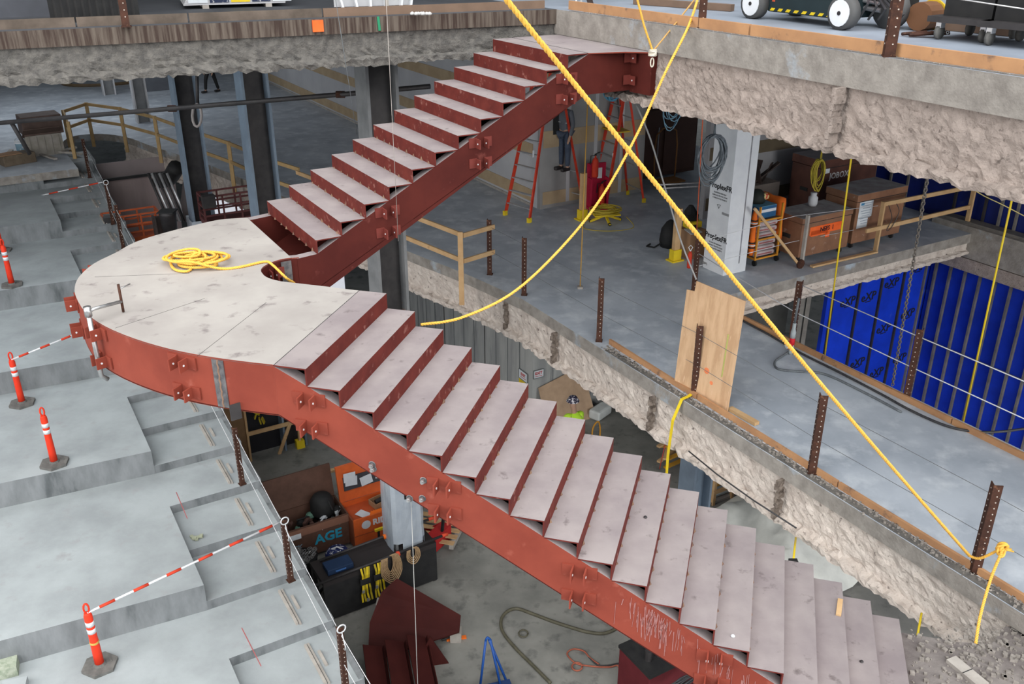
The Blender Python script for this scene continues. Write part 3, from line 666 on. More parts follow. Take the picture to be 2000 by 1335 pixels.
tag(tube('black_floor_cable', smoothpts([W(a, b, MID) + ZUP * .03 for a, b in ((1362, 562), (1400, 590), (1440, 622), (1500, 655), (1560, 690), (1640, 730), (1720, 772), (1780, 805), (1850, 835), (1910, 846), (1960, 845), (2010, 838))], 5), .018, dcable), 'black cable running along the right kickboard of the walkway', 'cable')
tag(tube('looped_floor_cable', smoothpts([W(a, b, MID) + ZUP * .02 for a, b in ((1545, 686), (1530, 695), (1513, 708), (1520, 722), (1560, 727), (1610, 732), (1680, 764), (1760, 806))], 5), .018, pvc), 'grey cable looping on the walkway below the plug connector', 'cable')
# steel chain
def chain(name, label, a, b, n, r, m):
    e = E(name, label, 'chain', a); d = (b - a); t = d.normalized(); x = t.cross(Vector((0, 1, 0))).normalized(); y = t.cross(x); L = d.length / n; q = [MB(), MB()]
    for k in range(n):
        c = t * L * (k + .5); s_ = x if k % 2 else y
        q[0].tube([c + t * (L * .68 * math.cos(a_)) + s_ * (L * .42 * math.sin(a_)) for a_ in [j * math.pi / 4 for j in range(8)]], r, 4, closed=True)
    o = q[0].build('chain_links', m, e, True); o['kind'] = 'stuff'
chain('hanging_chain', 'long rusty steel chain hanging in front of the ledge guardrail', Dp(1821, 292, 12.6), Dp(1743, 752, 15.0), 78, .009, M('chain_steel', (.26, .23, .20), None, 9, .5, .6))
chain('hanging_chain', 'short chain hanging above the wheeled carts at the top right', Dp(1874, -4, 11), Dp(1868, 38, 11.05), 9, .006, chrome)
# ---------------------------------------------------------------- angle posts with cables
def anglepost(label, p, h=1.16, w_=.095, rz=None, name='angle_post', group=None, lean=(0, 0), m=rust):
    e = E(name, label, 'post', p, UA + .25 if rz is None else rz, group)
    t = .010; q = MB(); L = [(0, 0), (w_, 0), (w_, t), (t, t), (t, w_), (0, w_)]
    q.prism([(x - w_ / 2, y - w_ / 2) for x, y in L], 0, h); o = q.build('angle', m, e)
    q = MB()
    for k in range(14):
        z = .12 + k * (h - .18) / 13; q.cyl((.0 + w_ * .1, -w_ / 2 - .001, z), (w_ * .1, -w_ / 2 - .004, z), .008, 6); q.cyl((-w_ / 2 - .001, .005, z), (-w_ / 2 - .004, .005, z), .008, 6)
    h_ = q.build('bolt_hole', M('pale_spot', (.55, .48, .42)), e); h_['kind'] = 'stuff'
    box('base_plate', (0, 0, .006), (.115, .115, .012), m, e)
    e.rotation_euler = (lean[0], lean[1], e.rotation_euler.z)
    return e
rzp = UA - math.pi / 2 + .9
posts = []
for lab, (x, y), tp in (('rusty angle post beside the wooden rail end, furthest along the mid floor edge', (957, 535), 423), ('rusty angle post standing alone right of the wooden rail end', (1024, 575), 460), ('rusty angle post where the left kickboard begins', (1170, 665), 540),
                        ('rusty angle post in front of the plywood sheet', (1355, 770), 640), ('rusty angle post midway down the walkway', (1585, 922), 770), ('tall rusty angle post nearest the viewer with yellow rope tied to it', (1903, 1115), 942)):
    posts.append(anglepost(lab, W(x, y, MID), 1.15, rz=rzp))
posts.append(anglepost('rusty angle post at the corner beside the wrapped column', W(1355, 568, MID), 1.1, rz=rzp))
posts.append(anglepost('dark angle post on the right kickboard carrying the plug connector', W(1546, 668, MID), 1.12, rz=rzp + 1.2, m=rust))
posts.append(anglepost('dark angle post on the right kickboard in front of the blue wall', W(1770, 778, MID), 1.15, rz=rzp + 1.2))
anglepost('dark rusty post at the back corner of the upper right floor edge', W(1370, 54, UP), 1.2, .09, rz=rzp)
anglepost('rust flaked post on the upper right floor edge below the lift', W(1735, 110, UP), 1.2, .10, rz=rzp)
anglepost('brown post behind the kickboard of the upper left floor', W(247, 52, UP), 1.2, .09, rz=.3)
tz = lambda p, z: Vector((p.location.x, p.location.y, MID + z))
def cable(name, label, P, r, m=whitec): return tag(tube(name, P, r, m), label, 'cable')
dk = M('thin_wire', (.16, .17, .18))
cable('guard_wire', 'upper thin dark guard wire along the left row of angle posts', [tz(posts[i], 1.0) for i in (0, 1, 2, 3, 4, 5)] + [tz(posts[5], .95) + vv * 3], .0035, dk)
cable('guard_wire', 'lower thin dark guard wire along the left row of angle posts', [tz(posts[i], .5) for i in (0, 1, 2, 3, 4, 5)] + [tz(posts[5], .5) + vv * 3], .0035, dk)
cable('white_guard_cable', 'upper white guard cable strung along the right edge of the walkway', [tz(posts[7], 1.05), tz(posts[8], 1.02), tz(posts[8], 1.0) + vv * 4], .008)
cable('white_guard_cable', 'lower white guard cable strung along the right edge of the walkway', [tz(posts[6], .78), tz(posts[7], .55), tz(posts[8], .52), tz(posts[8], .5) + vv * 4], .008)
cable('guard_wire', 'upper white wire from the corner post to the ledge guardrail', [tz(posts[6], 1.0), W(1540, 517, MID) + ZUP * 1.05, W(1700, 487, MID) + ZUP * .98], .006)
cable('guard_wire', 'lower white wire from the corner post to the ledge guardrail', [tz(posts[6], .5), W(1540, 517, MID) + ZUP * .5, W(1660, 492, MID) + ZUP * .5], .006)
cable('guard_wire', 'steel guard wire crossing in front of the scissor lift', [W(1370, 54, UP) + ZUP * .62, W(1735, 110, UP) + ZUP * .60, W(2100, 190, UP) + ZUP * .55], .006, alu)
cable('slack_yellow_cord', 'thin slack yellow cord crossing in front of the blue wall', smoothpts(Wd((1795, 288, 13.5), (1860, 335, 14), (1910, 375, 14), (1960, 400, 14), (2008, 425, 14)), 4), .008, M('pale_yellow_cord', (.55, .45, .18)))
cable('thin_yellow_cord', 'thin yellowish cord stretched under the upper right beam', Wd((1256, 172, 14.4), (1290, 186, 14.4), (1395, 200, 14.4)), .006, M('pale_yellow_cord', (.55, .45, .18)))
# plug connector on the post
pc = posts[7]; e = E('plug_connector', 'grey and red industrial plug connector hanging on the dark angle post', 'connector', W(1543, 690, MID))
pq = Vector((0, 0, 0)); q = MB(); q.lathe((0, -.02, .0), [(.03, 0), (.04, .05), (.04, .16), (.035, .18)], 10); q.lathe((0, -.02, .30), [(.045, 0), (.045, .10), (.03, .16), (.03, .26)], 10); q.build('housing', M('grey_plastic', (.38, .42, .43)), e, True)
q = MB(); q.lathe((0, -.02, .18), [(.045, 0), (.045, .12)], 10); q.cyl((-.03, -.05, .20), (-.10, -.08, .17), .055, 10); q.build('red_collar', M('red_plastic', (.6, .03, .04)), e, True)
q = MB(); q.cyl((-.10, -.08, .17), (-.108, -.083, .167), .04, 10); q.build('cap', white, e)
q = MB(); q.tube([(0, -.02, .55), (.0, -.03, .75), (.01, -.03, 1.0)], .02, 6); q.build('cable', pvc, e, True)
# ---------------------------------------------------------------- kickboards and lumber on floors
def kick(label, a, b, h=.09, th=.04, m=woodo, name='kickboard'):
    return tag(bar(name, a + ZUP * h / 2, b + ZUP * h / 2, th, h, m), label, 'kickboard')
kick('left kickboard length from the first post to the plywood sheet', G(.86, .35, MID), G(.82, 2.6, MID)); kick('left kickboard length below the plywood sheet', G(.83, 2.62, MID), G(.80, 5.3, MID)); kick('left kickboard length at the near end of the walkway', G(.80, 5.32, MID), G(.80, 10.5, MID))
kick('far length of the right kickboard beside the concrete ledge', G(3.5, .15, MID), G(3.47, 2.6, MID)); kick('middle length of the right kickboard by the plug connector', G(3.47, 2.62, MID), G(3.45, 5.0, MID)); kick('near length of the right kickboard against the blue wall', G(3.45, 5.02, MID), G(3.42, 10.5, MID))
kick('back kickboard length on the upper right floor edge', G(.18, -.1, UP), G(.15, 3.6, UP), .12); kick('second kickboard length on the upper right floor edge below the lift', G(.15, 3.63, UP), G(.16, 10, UP), .12)
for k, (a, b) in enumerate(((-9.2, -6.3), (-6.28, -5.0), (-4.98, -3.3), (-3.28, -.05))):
    lab = ['shade-toned kickboard at the far left of the upper left floor', 'shade-toned kickboard right of the brown post on the upper left floor', 'shade-toned kickboard below the drywall stack', 'brown kickboard below the white stacked frames'][k]
    kick(lab, G(a, upedge(a) - .22, UP), G(b, upedge(b) - .22, UP), .11, .04, M('shade_coloured_lumber', (.17, .135, .11), (.10, .08, .065), 3, .9) if k < 3 else M('brown_lumber', (.20, .13, .09)))  # first three boards have their shade put into a darker wood colour
e = E('plywood_sheet', 'notched plywood sheet with orange paint traces standing behind the third angle post', 'plywood', W(1318, 755, MID) + ZUP * 0)
pa = W(1316, 752, MID) + vv * 0; pb = W(1420, 805, MID)
dd = (pb - pa); dd.z = 0; Lp = dd.length; ang = math.atan2(dd.y, dd.x); e.location = pa; e.rotation_euler = (math.radians(-4), 0, ang)
q = MB(); H_ = 1.72; prof = [(0, 0), (Lp, 0), (Lp, H_), (.16, H_ + .02), (.15, H_ - .14), (0, H_ - .16)]
q.v = [(x, 0, z) for x, z in prof] + [(x, .018, z) for x, z in prof]; n = len(prof); q.f = [tuple(range(n)), tuple(range(n, 2 * n))[::-1]] + [(i + n, (i + 1) % n + n, (i + 1) % n, i) for i in range(n)]; q.m = [0] * len(q.f); q.build('panel', ply, e)
q = MB()
random.seed(5)
q.lathe((Lp * .55, -.002, .48), [(.05, 0), (.04, .001)], 12, ax=Matrix.Rotation(math.pi / 2, 3, 'X')); q.lathe((Lp * .66, -.002, .33), [(.03, 0), (.03, .001)], 12, ax=Matrix.Rotation(math.pi / 2, 3, 'X')); q.build('orange_spot', M('faded_orange', (.85, .25, .10)), e)
q = MB(); q.tube([(Lp * .82, -.003, .5 + k * .06 ) for k in range(12)], .012, 4); q.build('green_streak', M('faded_green', (.40, .42, .12)), e)
tag(bar('loose_board', W(1425, 800, MID) + ZUP * .03, W(1478, 830, MID) + ZUP * .03, .09, .05, wood), 'loose board lying on the walkway beside the plywood sheet', 'board')
# yellow webbing strap round the beam
e = E('yellow_strap', 'yellow lifting strap looped round a post foot and hanging over the walkway beam', 'strap')
q = MB(); P = [W(1360, 768, MID) + ZUP * .08, W(1340, 776, MID) + ZUP * .03, G(.60, uvof(W(1340, 776, MID))[1], MID + .01)]; v_ = uvof(W(1335, 776, MID))[1]
P = [W(1362, 766, MID) + ZUP * .06, W(1345, 776, MID) + ZUP * .03, G(.60, v_ + .05, MID + .02), G(.46, v_ + .05, MID - .3), G(.42, v_ + .05, MID - .9), G(.44, v_ + .05, MID - 2.05)]
for i in range(len(P) - 1): q.bar(P[i], P[i + 1], .055, .006, up=(-uu) if i > 1 else (0, 0, 1))
q.build('webbing', yel, e); q = MB(); q.tube([P[-1] + Vector((.05 * math.cos(a), 0, -.05 + .06 * math.sin(a))) for a in [j * math.pi / 5 for j in range(10)]], .008, 5, closed=True); q.build('hook', chrome, e, True)
# ---------------------------------------------------------------- red-white rods and marker posts
def marker(label, p, h=1.08):
    e = E('marker_post', label, 'marker post', p, random.uniform(0, 1))
    q = MB(); q.prism([(.24 * math.cos(a), .24 * math.sin(a)) for a in [j * math.pi / 3 for j in range(6)]], 0, .045); q.lathe((0, 0, .045), [(.09, 0), (.07, .03)], 12); q.box((.14, 0, .05), (.03, .09, .012)); q.build('rubber_base', rubber, e)
    q = MB(); q.lathe((0, 0, .05), [(.062, 0), (.058, .30), (.055, .50), (.055, .84), (.045, .86), (.045, .88)], 14); q.build('tube', coner, e, True)
    for z in (.60, .72):
        q = MB(); q.lathe((0, 0, z), [(.0565, 0), (.0565, .075)], 14); q.build('reflective_band', refl, e, True)
    q = MB(); q.tube([(.032 * math.cos(a), 0, .93 + .15 * (.5 + .5 * math.sin(a)) if True else 0) for a in [-math.pi / 2 + j * math.pi / 7 for j in range(14)]], .014, 6, closed=True); q.build('handle', coner, e, True)
    return e
m1 = marker('orange marker post at bottom left, the nearest, with a yellow tie', W(196, 1300, TZ[5]))
q = MB(); q.lathe((0, 0, .42), [(.062, 0), (.062, .03)], 12); q.build('yellow_tie', M('dull_yellow', (.6, .42, .1)), m1)
marker('orange marker post standing alone on the wide middle tier', W(107, 905, TZ[7]))
m3 = marker('orange marker post carrying the short rod towards the landing', W(44, 788, TZ[7]))
marker('orange marker post at the left picture edge above the stepped riser', W(24, 557, TZ[9]))
marker('orange marker post cut by the left edge, furthest up the steps', W(4, 490, TZ[9]))
def rod(label, a, b, n, off=0):
    e = E('barrier_rod', label, 'barrier rod'); tube('white_rod', [a, b], .016, whitec, e)
    for k in range(n):
        t0 = (k + .35) / n; t1 = (k + .80) / n; tube('red_sleeve', [a.lerp(b, t0), a.lerp(b, t1)], .021, M('red_sleeve', (.62, .06, .03)), e)
p543 = W(558, 1135, TZ[6] - .306); ptop = W(544, 1020, TZ[6] - .306 + 1.10)
rod('long red and white barrier rod from the nearest marker post to the edge post', m1.location + ZUP * .93, p543 + ZUP * 1.08, 6)
rod('short red and white barrier rod reaching from a marker post under the landing', m3.location + ZUP * .93, Dp(146, 652, (m3.location - Vector((0, 0, CAMZ))).dot(ray(1000, 667).normalized()) * 1.0), 3)
rod('far red and white barrier rod high on the steps', Dp(-30, 405, 26), Dp(200, 355, 25), 6)
# posts on the aisle
k = 0
for lab, (x, y), zz in (('rusty post with a ring holding the long barrier rod', (560, 1135), TZ[6] - .306), ('rusty post beside the aisle at the bottom of the picture', (674, 1350), TZ[5] - .15), ('rusty post on the aisle edge below the landing', (470, 945), TZ[6]),
                        ('rusty post on the aisle edge left above the landing', (250, 482), TZ[9] - .15), ('rusty post on the aisle edge with the far barrier rod ring', (214, 438), TZ[10] - .306), ('thin rusty post at the top of the aisle', (186, 345), TZ[11] - .306)):
    u_, v_ = uvof(W(x, y, zz)); ap = anglepost(lab, G(-4.93, v_, zz), 1.12, .075, rz=rzp + .8)
    if k in (0, 1, 4):
        q = MB(); q.tube([(.06 * math.cos(a), -.05, 1.12 + .06 * math.sin(a)) for a in [j * math.pi / 6 for j in range(12)]], .010, 6, closed=True); q.tube([(0, -.05, 1.06), (.03, -.05, .8), (.02, -.05, .75)], .008, 5); q.build('cord_ring', whitec, ap, True)
    posts.append(ap); k += 1
cable('guard_wire', 'thin white wire running along the posts of the aisle edge', [posts[-1].location + ZUP * 1.0, posts[-2].location + ZUP * 1.0, posts[-3].location + ZUP * 1, posts[-4].location + ZUP * 1.0, posts[-6].location + ZUP * 1.0, posts[-5].location + ZUP * 1.0, posts[-5].location + ZUP * 1.0 + vv * 3], .005)
cable('guard_wire', 'lower thin white wire running along the aisle edge posts', [posts[-1].location + ZUP * .5, posts[-3].location + ZUP * .5, posts[-4].location + ZUP * .5, posts[-6].location + ZUP * .5, posts[-5].location + ZUP * .5, posts[-5].location + ZUP * .5 + vv * 3], .005)
# chalk line on the aisle and small scraps
for j, (a, b, zz) in enumerate((((344, 960), (366, 1012), TZ[6]), ((472, 1225), (510, 1300), TZ[5]))):
    q = MB(); q.bar(W(*a, zz) + ZUP * .002, W(*b, zz) + ZUP * .002, .012, .002); tag(q.build('chalk_line', M('red_chalk', (.45, .12, .12))), ['red chalk line on the middle aisle step', 'red chalk line on the lowest wide tier'][j], 'chalk line')
e = E('mortar_scrap', 'small pale crumpled scrap lying on the aisle step', 'scrap', W(382, 1052, TZ[6] - .153)); random.seed(2)
q = MB()
for k in range(7): q.box((random.uniform(-.08, .08), random.uniform(-.05, .05), .02 + .01 * k * .3), (.07, .05, .03), random.uniform(0, 3))
q.build('crumbs', M('greenish_scrap', (.34, .36, .26)), e)
box('stone_block', W(12, 1312, TZ[5]) + ZUP * .08, (.32, .26, .16), M('lichen_block', (.40, .43, .35), (.25, .3, .22), 14, .95, bump=.6), None, .4); tag(bpy.context.scene.objects['stone_block'], 'pale greenish rough block in the bottom left corner', 'block')
box('pale_block', W(30, 1345, TZ[5]) + ZUP * .05, (.3, .2, .10), conc, None, .3); tag(bpy.context.scene.objects['pale_block'], 'pale grey block below the greenish block', 'block')
# acrylic guard along the aisle edge
q = MB(); q.box(G(-4.585, -2, .0) + ZUP * 0, (.01, .01, .01), UA)
# ---------------------------------------------------------------- clamp on the landing edge
a, t, out = curveat(192, 632); e = E('pipe_clamp', 'steel pipe clamp gripping the outer edge of the landing', 'clamp', a + ZUP * LAND)
po = out * .07
tube('pipe', [po + ZUP * .16, po - ZUP * .56, po * .2 - ZUP * .62], .024, chrome, e, 10)
tube('jaw', [po + ZUP * .12, po * .2 + ZUP * .14, -out * .28 + t * .04 + ZUP * .12], .018, chrome, e, 8); tube('screw', [-out * .28 + t * .04 + ZUP * .30, -out * .28 + t * .04 + ZUP * .01], .014, rust, e, 8); tube('handle', [-out * .28 + t * .04 + ZUP * .25, -out * .42 + t * .10 + ZUP * .25], .006, chrome, e, 6)
q = MB(); q.lathe(po + ZUP * .08, [(.036, 0), (.036, .10)], 10); q.build('collar', chrome, e, True)
# ---------------------------------------------------------------- columns
def hcol(label, p, z0, z1, fw, fd, m, m2, rz=UA, name='steel_column'):
    e = E(name, label, 'column', (p[0], p[1], z0), rz); h = z1 - z0
    for s_ in (-1, 1): box('flange', (s_ * fw / 2, 0, h / 2), (.05, fd, h), m, e)
    box('web', (0, 0, h / 2), (fw, .03, h), m2, e); return e
MC = G(-2.28, -2.05) + Vector((.18, .06, 0))
c_mid = hcol('wide blue-grey steel column in the middle behind the upper stair flight', MC, 0, UP - .6, .48, .46, steelt, dsteel)
c1 = hcol('blue-grey steel column, the further left of the two slim ones', Dp(374, 280, 22.5), 0, UP - .25, .50, .50, steel, dsteel)
c2 = hcol('blue-grey steel column just left of the upper stair flight', Dp(505, 280, 19.8), 0, UP - .25, .52, .55, steel, dsteel)
hcol('dark brown steel column below the curved slab edge', Dp(306, 370, 22.6), 0, MID - .2, .36, .3, brownst, brownst)
hcol('blue-grey steel column under the walkway beam', W(1362, 905, 2.6), 0, MID - .85, .42, .42, steel, steel)
# plastic wrap on the lower part of the middle column
e = E('plastic_wrap', 'torn clear plastic sheet wrapped round the foot of the middle column', 'plastic sheet', MC, UA)
q = MB(); N = 28; rows = 16; V = []
random.seed(11)
for i in range(rows + 1):
    z = .35 + i * 3.9 / rows
    for k in range(N):
        a = 2 * math.pi * k / N; c_, s_ = math.cos(a), math.sin(a); rr = .335 / max(abs(c_), abs(s_)) ** .8; rr += .025 * noise.noise(Vector((a * 2, z * 2.5, 0))); rr *= 1 + (.22 * max(0, .9 - z) if z < .9 else 0)
        V.append((rr * c_, rr * s_ * .95, z + (.35 * noise.noise(Vector((a * 3, 1, 5))) if i == 0 else 0)))
Fc = [(i * N + k, i * N + (k + 1) % N, (i + 1) * N + (k + 1) % N, (i + 1) * N + k) for i in range(rows) for k in range(N) if not (i == 7 and k in (20,)) and not (i < 3 and k in (17, 18, 24))]
q.add(V, Fc); q.build('sheet', plastic, e)
e = E('plastic_wrap', 'clear plastic wrapped round the lower part of the furthest slim column', 'plastic sheet', c1.location, UA)
q = MB(); q.v = [(x, y, z) for z in (2.0, 5.0) for x, y in ((-.33, -.33), (.33, -.33), (.33, .33), (-.33, .33))]; q.f = [(k, (k + 1) % 4, (k + 1) % 4 + 4, k + 4) for k in range(4)]; q.m = [0] * 4; q.build('sheet', plastic, e)
# wrapped column on the mid floor with printed film
e = E('wrapped_column', 'white film-wrapped column printed with dark lettering on the mid floor', 'column', G(5.02, -1.42, MID), UA)
HC = UP - .34 - MID; box('core', (0, 0, HC / 2), (.60, .60, HC), white, e)
box('timber_strip', (-.02, .315, HC - 1.3), (.26, .03, 2.6), M('pale_timber', (.42, .36, .27)), e)
for x in (-.22, ): box('corner_strip', (x, .31, HC - 1.0), (.06, .03, 2.0), drywall, e)
def facetext(e, s, size, m, x, z, y, **k): return text('lettering', s, size, m, e, (x, y, z), frame((-1, 0, 0), ZUP), **k)
# column printing: on the face that looks back along -v (local +y is -v), so the viewer's side is local -y
RF = frame((1, 0, 0), ZUP); RL = frame((0, -1, 0), ZUP)
def vcol(): return bpy.data.objects['wrapped_column']
wc = vcol(); wc.children[1].location = (0, 0, 0)
for ch in list(wc.children)[1:]: ch.rotation_euler = (0, 0, 0)
for z in (.72, 1.75):
    text('lettering', 'ProplexFR', .15, ink, wc, (-.304, 0, z), RL, .001, .004)
    for k, t_ in enumerate(('FLAME RETARDANT', 'SURFACE PROTECTION', 'CORRUGATED SHEETS')): text('lettering', t_, .04, ink, wc, (-.304, 0, z - .13 - .055 * k), RL)
    q = MB(); q.tube([(-.304, .05 * math.cos(a), z - .38 + .05 * math.sin(a)) for a in (.5, 2.6, 4.7)], .006, 4, closed=True); q.build('printed_symbol', ink, wc)
box('edge_tape', (.1, -.303, HC * .3), (.03, .004, 2.6), alu, wc); box('edge_tape', (-.302, -.2, 1.25), (.004, .2, .05), alu, wc); box('edge_tape', (-.302, .25, .1), (.004, .14, .05), M('grey_print', (.3, .3, .3)), wc)
# ---------------------------------------------------------------- coils of cable
def coil(name, label, c, n, rx, rz_, r, m, hang_=None, seed=1, axis=None):
    random.seed(seed); e = E(name, label, 'cable coil', c); a1 = axis or uu; q = MB()
    for j in range(n):
        f = random.uniform(.72, 1.12); g = random.uniform(.72, 1.15); ox = random.uniform(-.1, .1) * rx; tw = random.uniform(-.2, .2); dy = random.uniform(-.05, .05)
        zt = rz_ * (1 - random.uniform(0, .08)); P = []
        for k in range(16):
            a = 2 * math.pi * k / 16; P.append(a1 * (rx * f * math.cos(a + tw) + ox) + Vector((0, 0, zt + rz_ * g * (math.sin(a) - 1))) + vv * (dy + .02 * math.sin(2 * a + j)))
        q.tube(P, r, 5, closed=True)
    q.build('loops', m, e, True)
    if hang_ is not None:
        q = MB(); q.tube([Vector((0, 0, rz_ * .95)), Vector((.02, 0, rz_ + hang_ * .5)), Vector((0, 0, rz_ + hang_))], r, 5); q.tube([Vector((.03, 0, rz_ * .9)), Vector((-.02, 0, rz_ + hang_ * .6)), Vector((0, 0, rz_ + hang_))], r, 5); q.build('hanger', m, e, True)
    return e
coil('grey_cable_coil', 'big bundle of grey cables hanging on the wrapped column', Dp(1390, 305, 15.9), 15, .29, .38, .013, M('mid_grey_cable', (.22, .25, .27), (.14, .16, .18), 8), .85, 4)
coil('blue_cable_coil', 'pale blue cable coil hanging in the dark left of the wrapped column', Dp(1313, 207, 13.8), 6, .16, .27, .008, bcable, .2, 2)
coil('blue_cable_coil', 'blue cable bundle hanging just below the upper stair landing', Dp(1196, 178, 15.5), 7, .16, .12, .012, M('teal_cable', (.06, .22, .33)), .5, 3)
coil('yellow_cable_coil', 'yellow cable coil hanging above the small brown tool chest', Dp(1598, 338, 18.5), 9, .16, .29, .010, M('dull_yellow_cable', (.45, .36, .04)), 1.1, 5)
# ---------------------------------------------------------------- step ladders
def ladder(label, feet, h, platform=False, rz=0, open_=.0, name='step_ladder', wid=.55, dep=1.1, m=lred):
    e = E(name, label, 'ladder', feet, rz); n = int(h / .3)
    for s_ in (-1, 1):
        bar('front_rail', (s_ * wid / 2, 0, 0), (s_ * wid * .28, dep * .45, h), .035, .075, m, e); bar('rear_rail', (s_ * wid / 2, dep, 0), (s_ * wid * .28, dep * .55, h), .03, .05, m, e)
        box('foot', (s_ * wid / 2, 0, .05), (.07, .10, .12), yel, e); box('foot', (s_ * wid / 2, dep, .05), (.06, .08, .12), yel, e)
    for k in range(1, n):
        z = k * .3; t = z / h; wx = wid * (1 - t) + wid * .56 * t
        box('step', (0, dep * .45 * t, z), (wx, .08, .025), alu, e)
        if k % 2: box('brace', (0, dep * (1 - .45 * t), z), (wx, .02, .025), alu, e)
    box('top_cap', (0, dep * .5, h + .02), (wid * .62, .24, .05), ylad if platform else m, e)
    if platform: box('platform', (0, dep * .38, h * .66), (wid * .9, .42, .03), ylad, e); bar('guard_rail', (-wid * .28, dep * .45, h), (wid * .28, dep * .45, h), .03, .12, ylad, e)
    q = MB(); q.box((wid * .40, .2, h * .45), (.004, .05, .16)); q.build('label_sticker', white, e)
    return e
def lad(label, f, rdir, dep, h, wid, plat=False):
    return ladder(label, f, h, plat, rz=math.atan2(rdir.y, rdir.x) - math.pi / 2, dep=dep, wid=wid)
la = lad('large red step ladder with a worker on it below the upper stair flight', Vector((.12, 21.17, MID)), Vector((1.38, 1.33, 0)), 1.9, 3.5, .82)
lc = lad('red platform ladder with a yellow platform beside the drywall shaft', Vector((2.15, 22.45, MID)), Vector((.93, .42, 0)), 1.1, 2.75, .80, True)
# ---------------------------------------------------------------- people
def figure(e, J, rad, name, m, edges, root=0):
    me = bpy.data.meshes.new(name); me.from_pydata([tuple(j) for j in J], edges, []); o = bpy.data.objects.new(name, me); COL.objects.link(o); o.parent = e; me.materials.append(m)
    md = o.modifiers.new('skin', 'SKIN'); sv = me.skin_vertices[0].data if me.skin_vertices else None
    if sv is None:
        bm = bmesh.new(); bm.from_mesh(me); bm.verts.layers.skin.verify(); bm.to_mesh(me); bm.free(); sv = me.skin_vertices[0].data
    for i, r in enumerate(rad): sv[i].radius = r if isinstance(r, tuple) else (r, r); sv[i].use_root = (i == root)
    s2 = o.modifiers.new('sub', 'SUBSURF'); s2.levels = 2; s2.render_levels = 2
    return o
def person(label, p, rz, top, trous, helmet=None, pose='stand', hair=True):
    e = E('person', label, 'person', p, rz)
    st = pose == 'walk'; bend = pose == 'bend'; reach = pose == 'reach'
    hip = Vector((0, 0, .95)); f = .30 if st else .0
    ch = Vector((0, .12 if bend else .0, 1.30)); nk = Vector((0, .22 if bend else .01, 1.50)); hd = Vector((0, .30 if bend else .03, 1.63))
    def arm(s_):
        sh = Vector((s_ * .19, nk.y, 1.43))
        if reach and s_ > 0: return [sh, sh + Vector((.06, .16, .22)), sh + Vector((.02, .30, .44)), sh + Vector((.0, .34, .52))]
        if bend: return [sh, sh + Vector((s_ * .05, .10, -.27)), sh + Vector((s_ * .0, .30, -.40)), sh + Vector((-s_ * .03, .38, -.43))]
        return [sh, sh + Vector((s_ * .05, -.03, -.29)), sh + Vector((s_ * .04, .05, -.55)), sh + Vector((s_ * .03, .08, -.64))]
    def leg(s_):
        k = f * s_; return [Vector((s_ * .10, 0, .90)), Vector((s_ * .11, .10 * abs(k) + k * .5, .50)), Vector((s_ * .11, k * .8, .09)), Vector((s_ * .12, k * .8 + .15, .04))]
    J = [hip, ch, nk, hd, hd + ZUP * .13]; R_ = [(.15, .11), (.16, .11), (.055, .055), (.085, .095), (.07, .08)]; Ed = [(0, 1), (1, 2), (2, 3), (3, 4)]
    for s_ in (-1, 1):
        A = arm(s_); b = len(J); J += A; R_ += [.05, .04, .028, .035]; Ed += [(2 if False else 1, b)] + [(b + i, b + i + 1) for i in range(3)]
        w_ = A[3]; d = (A[3] - A[2]).normalized(); sd = d.cross(Vector((0, 0, 1)));
        if sd.length < .1: sd = Vector((0, 1, 0))
        sd.normalize()
        for k, (o_, l) in enumerate(((-.028, .06), (-.010, .075), (.010, .07), (.028, .055))):
            b2 = len(J); J += [w_ + sd * o_ + d * .03, w_ + sd * o_ * 1.2 + d * (.03 + l)]; R_ += [.010, .008]; Ed += [(b + 3, b2), (b2, b2 + 1)]
        b2 = len(J); J += [w_ - sd * .045 + d * .0, w_ - sd * .06 + d * .035]; R_ += [.012, .009]; Ed += [(b + 3, b2), (b2, b2 + 1)]
        L = leg(s_); b = len(J); J += L; R_ += [.085, .058, .042, .035]; Ed += [(0, b)] + [(b + i, b + i + 1) for i in range(3)]
    figure(e, J, R_, 'body', skin, Ed)
    T = [hip - ZUP * .03, ch, nk - ZUP * .05]; TR = [(.17, .125), (.185, .135), (.09, .08)]; TE = [(0, 1), (1, 2)]
    for s_ in (-1, 1):
        A = arm(s_); b = len(T); T += A[:3]; TR += [.075, .058, .045]; TE += [(1, b), (b, b + 1), (b + 1, b + 2)]
    figure(e, T, TR, 'jacket', top, TE)
    T = [hip + ZUP * .02]; TR = [(.165, .12)]; TE = []
    for s_ in (-1, 1):
        L = leg(s_); b = len(T); T += [L[0], L[1], L[2] + ZUP * .02]; TR += [.10, .075, .06]; TE += [(0, b), (b, b + 1), (b + 1, b + 2)]
    figure(e, T, TR, 'trousers', trous, TE)
    for s_ in (-1, 1):
        L = leg(s_); q = MB(); q.box((L[2] + L[3]) / 2 - ZUP * .005, (.10, .27, .09)); o = q.build('boot', dsteel, e); md = o.modifiers.new('b', 'BEVEL'); md.width = .03; md.segments = 2
    q = MB(); c = hd + ZUP * .08
    for s_ in (-1, 1): q.lathe(c + Vector((s_ * .033, .082, .0)), [(.006, -.006), (.012, 0), (.006, .006)], 6)
    q.build('eye', ink, e); q = MB(); q.box(c + Vector((0, .10, -.03)), (.02, .03, .04)); q.build('nose', skin, e); q = MB(); q.box(c + Vector((0, .086, -.065)), (.045, .01, .01)); q.build('mouth', M('lip', (.35, .12, .1)), e)
